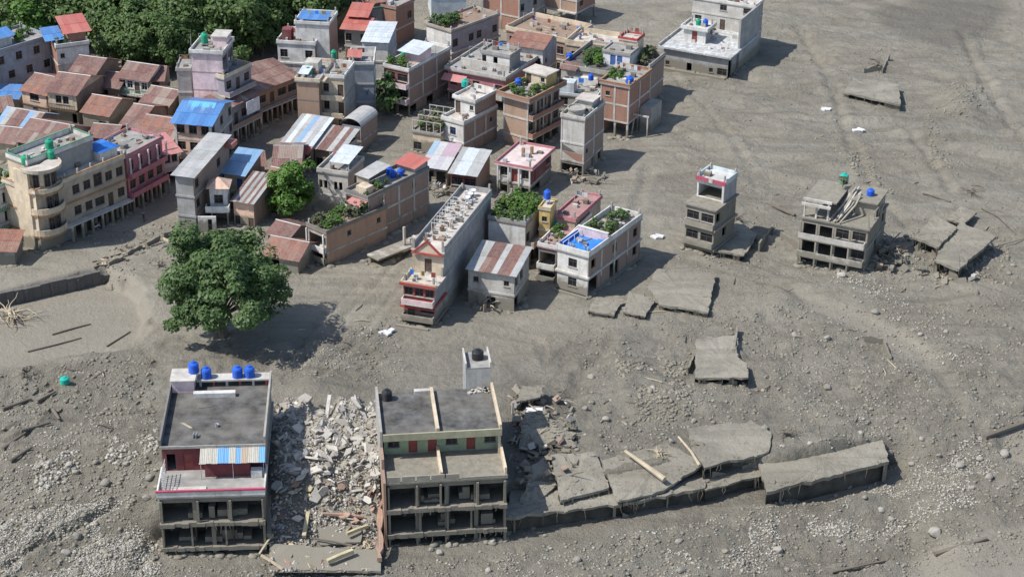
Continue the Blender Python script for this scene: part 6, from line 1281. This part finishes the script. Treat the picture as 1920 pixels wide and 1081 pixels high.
# ================================================================== mud street: wall, debris, driftwood, rocks
def retaining():
    A, B = G(-60, 560, 0.05), G(200, 501, .05); e = empty('retaining_wall', (A[0], A[1], 0), math.atan2(B[1]-A[1], B[0]-A[0])); tag(e, 'dark stone retaining wall above the muddy pond at left', 'wall')
    n = 16; Lw = math.hypot(B[0]-A[0], B[1]-A[1])
    for i in range(n):
        a, b = Lw*i/n, Lw*(i+1)/n; y = rng.uniform(-.12, .12); zt = .12+rng.uniform(-.1, .1)-(.9 if i == n-1 else 0); MB().box(a, y-.9, -2.6, b-.03, y-.3, zt).build('stone_course', stone, e)
        if i % 3 == 0: MB().box(a+.2, y-1.05, -2.6, a+.5, y-.91, zt-.3).build('buttress', stone, e)
retaining()
def logs():
    def log(name, label, pts, r0, r1, mat, cat='log', group=None, zoff=.15, n=7, lev=False):
        P = [on(u, v)+Vector((0, 0, zo if zo is not None else zoff)) for u, v, zo in pts] if not lev else [Vector(G(u, v, zo)) for u, v, zo in pts]; b = P[0].copy(); m = MB(); k = len(P)
        m.tube([p-b for p in P], [r0+(r1-r0)*i/(k-1) for i in range(k)], n); o = m.build(name, mat, None, b); tag(o, label, cat, group); return o
    log('bleached_log', 'bleached pale log lying across the broad mud slab', [(1172, 845, 1.3), (1205, 868, 1.0), (1246, 898, .5)], .2, .34, lwood, lev=True)
    log('bleached_log', 'thin bleached trunk pointing to the raised shop roof slab', [(1272, 818, 1.4), (1296, 846, 1.2), (1312, 872, 1.1)], .12, .2, lwood, lev=True)
    log('driftwood', 'dark stick lying on the pond mud at left, lower one', [(52, 660, .1), (110, 646, .14), (153, 634, .1)], .14, .07, dwood, 'stick')
    log('driftwood', 'dark stick lying on the pond mud at left, upper one', [(98, 628, .1), (140, 616, .14), (170, 608, .1)], .15, .08, dwood, 'stick')
    log('driftwood', 'dark pole along the lower edge of the left pond', [(200, 650, .1), (245, 622, .12)], .13, .07, dwood, 'stick')
    log('driftwood', 'long thin pole beside the wrecked block at right', [(1730, 364, .2), (1755, 372, .25), (1782, 380, .2)], .16, .12, dwood, 'pole')
    log('driftwood', 'dark pole on open mud left of the wrecked block', [(1448, 388, .25), (1490, 406, .25)], .28, .26, dwood, 'pole')
    log('driftwood', 'bent branch beside the far right ruin', [(1840, 392, .2), (1870, 410, .4), (1905, 440, .2)], .12, .06, dwood, 'branch')
    log('driftwood', 'thin pole crossing the mud at the right edge', [(1850, 470, .2), (1880, 462, .3), (1918, 455, .2)], .1, .06, dwood, 'pole')
    log('driftwood', 'leaning pole at the corner of the sagging far right roof', [(1845, 450, 1.2), (1868, 475, .2)], .12, .08, lwood, 'pole')
    log('driftwood', 'dark beam in the lower right mud', [(1752, 1042, .25), (1850, 1012, .3)], .3, .22, dwood, 'beam'); log('driftwood', 'broken beam at lower right bank end', [(1560, 1075, .2), (1660, 1052, .2)], .18, .12, dwood, 'beam')
    log('driftwood', 'beam along the dark bank at the right edge', [(1845, 826, .3), (1925, 798, .5)], .35, .3, dwood, 'beam')
    for k_, (a_, b_) in enumerate((((5, 842), (48, 816)), ((40, 818), (95, 796)), ((20, 868), (60, 842)), ((70, 752), (105, 738)), ((5, 770), (58, 752)), ((100, 770), (112, 790)))):
        log('driftwood', ['dark beam at left edge, lowest of the bank pile', 'dark beam crossing the bank pile at left edge', 'short dark beam below the crossing beam at left', 'short black timber under the green drum at left', 'thin pole left of the short black timber', 'stub of timber right of the bank pile'][k_], [(*a_, .3), (*b_, .35)], .24, .16, dwood, 'beam')
    # tilted wall plates standing out of the mud
    def plate(label, a, b, h, th=.25, lean=.0):
        A, B = on(*a), on(*b); d = (B-A); e = math.atan2(d.y, d.x); l = math.hypot(d.x, d.y); m = MB(); n = max(2, int(l/.6)); hs = [h*rng.uniform(.65, 1.15) for _ in range(n+1)]
        for i in range(n+1): x = l*i/n; m.v += [(x, 0, -.5), (x, th, -.5), (x, th+lean*hs[i], hs[i]), (x, lean*hs[i], hs[i])]
        for i in range(n):
            for k in range(4): j = (k+1) % 4; m.f.append((i*4+k, (i+1)*4+k, (i+1)*4+j, i*4+j))
        m.f += [(0, 1, 2, 3), tuple(n*4+k for k in (3, 2, 1, 0))]
        o = m.build('wall_stump', muds, None, A, e); tag(o, label, 'wall')
    plate('tilted wall stump right of the tall narrow tower house', (1424, 472), (1450, 428), 1.3); plate('wall stump at left foot of the wrecked mud block', (1462, 446), (1502, 466), 1.0); plate('wall stump between bank row and buried house', (1290, 700), (1303, 668), .8)
    plate('jagged wall stump on the upper right buried roof', (1620, 138), (1652, 132), 1.2, lean=.15); plate('broken wall stump beside buried house right edge', (1378, 660), (1384, 622), .9); plate('wall stump in the stony mud at far right', (1620, 640), (1655, 646), .9); plate('short stump right of the stony mud wall', (1655, 646), (1668, 675), .7)
    plate('dark broken wall rising near the upper right buried roof', (1655, 138), (1668, 112), 1.0); plate('low wall edge at far right bank', (1700, 985), (1745, 965), .5)
    for k_, (a_, b_) in enumerate((((205, 500), (232, 488)), ((240, 480), (268, 467)), ((276, 462), (300, 452)), ((308, 447), (336, 434)))):
        plate(['first', 'second', 'third', 'last'][k_]+' broken wall stub from the pond along the street debris line', a_, b_, .8, .35)
    # uprooted trees
    def roots(label, u, v, n, spread, ht, mat, seed, r=.07, z=0, name='uprooted_tree'):
        rs = random.Random(seed); b = on(u, v); b.z += z; e = empty(name, b); tag(e, label, 'dead tree')
        MB().tube([(-.2, -.3, -.3), (.1, .1, ht*.3), (.3, .5, ht*.6)], [r*3.2, r*2.8, r*2], 8).build('trunk', mat, e)
        for i in range(n):
            a = rs.uniform(0, 6.3); l = spread*rs.uniform(.5, 1.1); p = [Vector((rs.uniform(-.3, .3), rs.uniform(-.3, .3), ht*rs.uniform(.2, .6)))]
            for k in range(4): p.append(p[-1]+Vector((math.cos(a)*l/4, math.sin(a)*l/4, rs.uniform(-.35, .4)*ht*.5))); a += rs.uniform(-.7, .7)
            for q in p: q.z = max(q.z, -.3)
            MB().tube(p, [r*1.4, r*1.1, r*.8, r*.6, r*.3], 5).build('root', mat, e)
    roots('tangled uprooted tree at the right end of the bank slabs', 1455, 905, 34, 3.4, 2.6, dwood, 4, .085); roots('bleached bare fallen tree at the left edge beside the pond', 22, 598, 26, 4.2, 2.4, lwood, 6, .09); roots('small driftwood tangle on the broad mud slab by the log', 1232, 900, 14, 1.8, 1.2, lwood, 8, .06)
    roots('driftwood tangle beside the thin bleached trunk', 1312, 888, 12, 1.5, 1.2, dwood, 9, .06); roots('bare roots beside the wrecked block at right', 1668, 480, 24, 3.0, 2.2, dwood, 10, .07); roots('black snag of branches on open mud at upper right', 1645, 128, 12, 2.2, 2.0, dwood, 12, .08)
    roots('driftwood snag at left edge near the green drum', 45, 705, 10, 1.8, 1.6, dwood, 14, .07); roots('root clump on the stony mud right of the raised roof', 1475, 815, 16, 2.2, 1.3, dwood, 15, .06)
    roots('broken branches at the foot of the tall tower house', 1382, 418, 14, 1.8, 1.6, dwood, 16, .07); roots('bare branches by the far right ruins', 1820, 362, 12, 2.4, 1.0, dwood, 18, .06); roots('twisted branches around the crumpled frame', 1030, 840, 14, 2.4, .9, dwood, 19, .06)
    roots('twiggy wreckage along the street near the big tree', 300, 500, 10, 1.3, 1.0, dwood, 21, .06); roots('wreckage tangle on the lane left of central buildings', 905, 362, 10, 1.4, 1.0, dwood, 22, .05)
    for lab, u0, v0, u1, v1, n_, sd in (('dark debris heap against the right side of the wrecked block', 1640, 450, 1700, 510, 70, 1), ('dark debris heap in the shade of the tall tower house', 1345, 420, 1385, 455, 34, 2), ('rubble heap under the grey ruined house with brick infill', 1060, 318, 1130, 345, 44, 3), ('wreckage heap under the patched rusty sheet house', 885, 560, 925, 585, 24, 4), ('wreckage heap before the printed tarpaulin house', 800, 345, 900, 370, 46, 5), ('rubble strewn right of the green building', 958, 735, 1075, 905, 110, 6), ('rubble at the foot of the far right ruins', 1720, 470, 1840, 530, 44, 7)):
        rs = random.Random(sd); c_ = on((u0+u1)/2, (v0+v1)/2); e = empty('debris_heap', c_); tag(e, lab, 'debris')
        for i in range(n_):
            p = on(rs.uniform(u0, u1), rs.uniform(v0, v1))-c_; p.z += rs.uniform(0, .9)
            if rs.random() < .5: l = rs.uniform(.5, 2.0); a = rs.uniform(0, 6.3); q = Vector((math.cos(a), math.sin(a), rs.uniform(-.5, .7)))*l; MB().tube([p, p+q*.5+Vector((0, 0, .1)), p+q], [.09, .08, .05], 4).build('broken_timber', rs.choice([dwood, mudl, dwood, lwood]), e)
            else:
                a, b_, c2 = rs.uniform(.2, .8), rs.uniform(.15, .6), rs.uniform(.06, .25); o = MB().box(-a, -b_, -c2, a, b_*.8, c2).build('rubble_chunk', rs.choice([muds, conc, mudw, rub1, greybr]), e, p); o.rotation_euler = (rs.gauss(0, .5), rs.gauss(0, .5), rs.uniform(0, 3))
    # crumpled frame beside the green building
    e = empty('crumpled_frame', on(1005, 790)); tag(e, 'crumpled wreck with white panel right of the green building', 'wreck')
    MB().box(-1.2, -.4, .7, .8, 1.9, .85).build('white_panel', vivid, e); rs = random.Random(5)
    for i in range(16):
        p = [Vector((rs.uniform(-2, 2.4), rs.uniform(-3.2, 2.6), rs.uniform(0, .8))) for _ in range(2)]; p.insert(1, p[0].lerp(p[1], .5)+Vector((0, 0, rs.uniform(.3, 1.1)))); MB().tube(p, [.11, .13, .09], 5).build('bent_beam', mudl if i % 3 else dwood, e)
    for i in range(5): MB().box(-.8, -.6, 0, .7, .5, .14).build('broken_plate', muds, e, (rs.uniform(-1.6, 2), rs.uniform(-3, 2), rs.uniform(.1, .5)), rs.uniform(0, 3)).rotation_euler.x = rs.uniform(-.4, .4)
    # debris line on the street
    rs = random.Random(8); mats = [lwood, dwood, dwood, mudl, mudw, wood, conc]
    for i in range(80):
        t = rs.random(); u = 180+t*170; v = 498-t*68+rs.gauss(0, 5); p = on(u, v); l = rs.uniform(.5, 1.7); m = MB().box(-l/2, -.12, 0, l/2, .12, .12).box(-l/2+.1, .13, 0, l/3, .3, .08)
        o = m.build('debris_plank', rs.choice(mats), None, p+Vector((0, 0, .05)), rs.uniform(0, 3)); o.rotation_euler.x = rs.uniform(-.3, .3); tag(o, 'muddy plank in the debris line along the street by the cream building', 'plank', 'planks in the street debris line')
    for i in range(46):
        z_ = rs.choice([(1080, 1330, 560, 780), (1380, 1720, 600, 860), (40, 290, 680, 820), (560, 760, 560, 730), (1500, 1900, 200, 560), (1200, 1480, 360, 560)]); p = on(rs.uniform(z_[0], z_[1]), rs.uniform(z_[2], z_[3])); l = rs.uniform(.7, 2.4)
        o = MB().tube([(-l/2, 0, 0), (0, rs.uniform(-.1, .1), .08), (l/2, 0, 0)], [.09, .08, .05], 5).build('scattered_stick', rs.choice([dwood, dwood, lwood]), None, p+Vector((0, 0, .08)), rs.uniform(0, 3)); tag(o, 'loose dark stick lying on the open mud', 'stick', 'loose sticks on the mud')
    for u, v, lab in ((725, 624, 'white block lying on the mud left of the red trimmed gable balcony'), (1232, 446, 'white crumpled sheets on the mud left of the tower house'), (1548, 207, 'white crumpled sheets on the upper right mud'), (1610, 246, 'small white block on the upper right mud')):
        p = on(u, v); e = empty('white_debris', p); tag(e, lab, 'debris')
        for k in range(3): q = MB().box(-.6+.15*k, -.35, 0, .5-.1*k, .35, .25).build('sheet_piece', vivid, e, (k*.5-.4, rs.uniform(-.4, .4), .08*k), rs.uniform(0, 3)); q.rotation_euler.x = rs.uniform(-.3, .3)
    tank(on(122, 718), 'sea green drum half sunk in mud at lower left', tteal, .6, .9, group='sunken drum')
    # two motorbikes parked by the arcade
    for i, (u, v) in enumerate(((182, 430), (270, 412))):
        p = on(u, v); e = empty('motorbike', p, .8+i); tag(e, ['muddy motorbike parked under the cream corner building', 'muddy motorbike on the street beyond the cream corner building'][i], 'motorbike')
        for x in (-.62, .62):
            m = MB(); n = 14
            for j in range(n):
                a = 2*math.pi*j/n
                for r_, y in ((.3, -.05), (.3, .05), (.2, .05), (.2, -.05)): m.v.append((x+r_*math.cos(a), y, .3+r_*math.sin(a)))
            for j in range(n):
                for k in range(4): m.f.append((j*4+k, j*4+(k+1) % 4, ((j+1) % n)*4+(k+1) % 4, ((j+1) % n)*4+k))
            m.build('wheel', tblack, e)
        MB().tube([(-.6, 0, .35), (-.2, 0, .6), (.3, 0, .62), (.62, 0, .32)], [.05, .16, .15, .05], 7).build('frame', reddoor if i else vivid, e); MB().box(-.6, -.13, .72, .1, .13, .82).build('seat', tblack, e); MB().tube([(.62, 0, .3), (.42, 0, .95), (.36, .32, 1.0)], [.04, .04, .03], 5).build('fork', steel, e); MB().tube([(.36, -.32, 1.0), (.4, 0, .97), (.36, .32, 1.0)], [.03, .03, .03], 5).build('handlebar', steel, e)
logs()
def rocks():
    t = (1+5**.5)/2; ico = np.array([(-1, t, 0), (1, t, 0), (-1, -t, 0), (1, -t, 0), (0, -1, t), (0, 1, t), (0, -1, -t), (0, 1, -t), (t, 0, -1), (t, 0, 1), (-t, 0, -1), (-t, 0, 1)])/math.hypot(1, t)
    F3 = np.array([(0, 11, 5), (0, 5, 1), (0, 1, 7), (0, 7, 10), (0, 10, 11), (1, 5, 9), (5, 11, 4), (11, 10, 2), (10, 7, 6), (7, 1, 8), (3, 9, 4), (3, 4, 2), (3, 2, 6), (3, 6, 8), (3, 8, 9), (4, 9, 5), (2, 4, 11), (6, 2, 10), (8, 6, 7), (9, 8, 1)])
    def scatter(name, label, zones, mat, seed, cut=.48, flat=.75, sink=.25, pw=3.5, csc=3.2):
        Vs, Fs, n0 = [], [], 0; rs = np.random.RandomState(seed)
        for pl, n, (a, b), z in zones:
            us = rs.uniform(min(p[0] for p in pl), max(p[0] for p in pl), n*3); vs = rs.uniform(min(p[1] for p in pl), max(p[1] for p in pl), n*3); ins = np.zeros(len(us), bool)
            for i in range(len(pl)):
                (x0, y0), (x1, y1) = pl[i], pl[(i+1) % len(pl)]; c = (y0 > vs) != (y1 > vs); ins ^= c & (us < (x1-x0)*(vs-y0)/((y1-y0) or 1e-9)+x0)
            us, vs = us[ins][:n], vs[ins][:n]; P = np.array([G(u, v, z) for u, v in zip(us, vs)])
            if cut: P = P[fbm(P[:, 0], P[:, 1], csc, 3, 77) > cut]
            zz = np.array([zat(p[0], p[1]) for p in P]); r = a+(b-a)*rs.rand(len(P))**pw
            Vn, Fn = stones(rs, P, zz, r, flat, sink); Vs.append(Vn); Fs.append(Fn+n0); n0 += len(Vn)
        o = link(name, npmesh(name, np.concatenate(Vs), np.concatenate(Fs), mat)); o['kind'] = 'stuff'; o['label'] = label; o['category'] = name.split('_')[-1]
    def stones(rs, P, zz, r, flat, sink):
        sc = (r[:, None]*rs.uniform(.65, 1.3, (len(P), 3)))*np.array([1.1, 1.1, flat]); jit = rs.uniform(.7, 1.25, (len(P), 12, 1)); an = rs.uniform(0, 6.3, len(P)); V = ico[None]*jit*sc[:, None, :]
        x = V[..., 0]*np.cos(an)[:, None]-V[..., 1]*np.sin(an)[:, None]; y = V[..., 0]*np.sin(an)[:, None]+V[..., 1]*np.cos(an)[:, None]
        return np.stack([x+P[:, 0:1], y+P[:, 1:2], V[..., 2]+(zz+r*sink)[:, None]], -1).reshape(-1, 3), (F3[None]+(np.arange(len(P))*12)[:, None, None]).reshape(-1, 3)
    b = NB('gravel stone'); w = b.co('World'); c = b.mix(b.ramp(b.noise(w, 2.2, 2), .38, .62), (.20, .185, .15), (.38, .355, .30)); c = b.mix(b.ramp(b.noise(w, 7.0, 1), .56, .62), c, (.55, .525, .475)); gm = b.fin(c, .85)
    LL = [(0, 850), (300, 810), (300, 1081), (0, 1081)]
    scatter('loose_gravel', 'loose grey gravel and cobbles strewn over the flood mud', [
        (LL, 3500, (.05, .17), -2.5), ([(0, 990), (300, 960), (300, 1081), (0, 1081)], 8000, (.06, .17), -3), ([(60, 900), (300, 835), (300, 880), (70, 950)], 900, (.1, .3), -2), ([(300, 1060), (760, 1050), (1200, 1005), (1500, 945), (1560, 1000), (1300, 1081), (300, 1081)], 3000, (.04, .16), ZF),
        ([(1200, 1050), (1500, 965), (1600, 985), (1420, 1075)], 2200, (.05, .2), ZF), ([(1640, 905), (1880, 840), (1880, 960), (1700, 990), (1560, 1030), (1500, 1010)], 5200, (.05, .18), ZF), ([(1400, 620), (1900, 640), (1900, 840), (1670, 860), (1480, 830)], 2800, (.04, .16), 0),
        ([(1080, 660), (1400, 640), (1420, 800), (1130, 850)], 900, (.04, .13), 0), ([(1600, 520), (1700, 560), (1820, 680), (1760, 690), (1640, 590)], 900, (.05, .17), 0), ([(0, 690), (300, 700), (300, 830), (0, 850)], 900, (.04, .15), -1),
        ([(560, 640), (740, 600), (760, 700), (540, 730)], 700, (.05, .18), 0), ([(1250, 100), (1900, 60), (1900, 560), (1300, 560)], 1800, (.04, .15), 0), ([(1560, 480), (1700, 520), (1640, 560), (1560, 530)], 400, (.08, .22), 0)], gm, 5)
    b = NB('mud clod'); w = b.co('World'); c = b.mix(b.ramp(b.noise(w, .4, 5), .35, .65), (.188, .171, .134), (.272, .249, .197)); cm = b.fin(c, .92)
    scatter('mud_clods', 'rough clods and lumps of grey mud covering the flood deposit', [
        ([(0, 690), (290, 690), (300, 1081), (0, 1081)], 4200, (.06, .3), -2), ([(1080, 620), (1300, 600), (1500, 570), (1920, 560), (1920, 830), (1660, 860), (1470, 830), (1130, 850)], 6000, (.06, .28), 0), ([(1150, 680), (1290, 680), (1300, 790), (1170, 800)], 1200, (.08, .32), 0), ([(300, 1062), (760, 1050), (1200, 1005), (1660, 905), (1920, 840), (1920, 1081), (300, 1081)], 4600, (.05, .26), ZF),
        ([(1200, 480), (1480, 480), (1480, 600), (1120, 640), (1080, 600)], 900, (.05, .22), 0), ([(1250, 60), (1920, 40), (1920, 560), (1500, 560), (1300, 420)], 2600, (.05, .25), 0), ([(560, 640), (760, 590), (760, 720), (520, 730)], 900, (.05, .25), 0), ([(150, 440), (360, 410), (300, 520), (200, 530)], 300, (.1, .35), 0), ([(960, 720), (1080, 760), (1090, 880), (970, 960)], 700, (.1, .4), 0), ([(1660, 420), (1900, 440), (1900, 540), (1640, 520)], 700, (.1, .4), 0), ([(1560, 280), (1620, 280), (1680, 360), (1640, 370)], 300, (.1, .35), 0), ([(1750, 160), (1840, 155), (1870, 200), (1780, 225)], 500, (.06, .3), 0), ([(1730, 200), (1770, 260), (1790, 330), (1750, 330)], 300, (.08, .3), 0)], cm, 9, .36, .65, .1, 3.2, 4.5)
    # mud drifts banked up against the walls
    rs = np.random.RandomState(3); Ps = []
    for H in HOUSES:
        for sd in 'frl':
            (ox, oy), (dx, dy), (ix, iy), Ln = SIDE[sd](H.w, H.d)
            for k in range(int(Ln*2.6)):
                a = rs.uniform(-.2, Ln+.2); q = abs(rs.normal())*.4; p = local(H, ox+dx*a-ix*q, oy+dy*a-iy*q, 0); Ps.append((p.x, p.y, 0))
    P = np.array(Ps); zz = np.array([zat(p[0], p[1]) for p in P]); r = .2+.55*rs.rand(len(P))**2.5
    V, Fq = stones(rs, P, zz, r, .45, 0); o = link('mud_drifts', npmesh('mud_drifts', V, Fq, cm)); o['kind'] = 'stuff'; o['label'] = 'lumpy mud banked up against the walls of the houses'; o['category'] = 'mud'
    ms = []
    for k in range(6):
        bm = bmesh.new(); bmesh.ops.create_icosphere(bm, subdivisions=2, radius=1); r2 = random.Random(k); ax = [Vector((r2.gauss(0, 1), r2.gauss(0, 1), r2.gauss(0, 1))).normalized() for _ in range(9)]
        for v in bm.verts:
            for q in ax:
                d = v.co.dot(q)
                if d > .72: v.co -= q*(d-.72)
            v.co.x *= 1.15; v.co.z *= .75
        mm = bpy.data.meshes.new('boulder'); bm.to_mesh(mm); bm.free(); mm.materials.append(rockm); ms.append(mm)
    rz = random.Random(3)
    for i in range(130):
        z_ = rz.choice([(5, 295, 850, 1075), (70, 295, 850, 910), (1500, 1910, 820, 1040), (1640, 1910, 860, 970), (1420, 1880, 620, 850), (800, 1500, 1000, 1075), (1080, 1400, 660, 830), (1500, 1800, 480, 640)]); p = on(rz.uniform(z_[0], z_[1]), rz.uniform(z_[2], z_[3]), -2)
        s = .2+.45*rz.random()**2.2; o = link('boulder', ms[i % 6]); o.location = p+Vector((0, 0, s*.25)); o.rotation_euler = (rz.uniform(-.4, .4), rz.uniform(-.4, .4), rz.uniform(0, 6.3)); o.scale = (s,)*3
        side = 'lower left' if p.x < -20 and p.y < -20 else 'right hand'; tag(o, 'grey boulder on the stony mud of the '+('lower left bank' if p.x < -15 else ('lower right bank' if p.y < -35 else 'right hand flats')), 'boulder', 'boulders on the '+('lower left bank' if p.x < -15 else ('lower right bank' if p.y < -35 else 'right hand flats')))
    o = link('boulder', ms[2]); o.location = on(1752, 998, ZF)+Vector((0, 0, .3)); o.scale = (.9, .8, .8); tag(o, 'largest pale boulder on the lower right bank', 'boulder')
rocks()
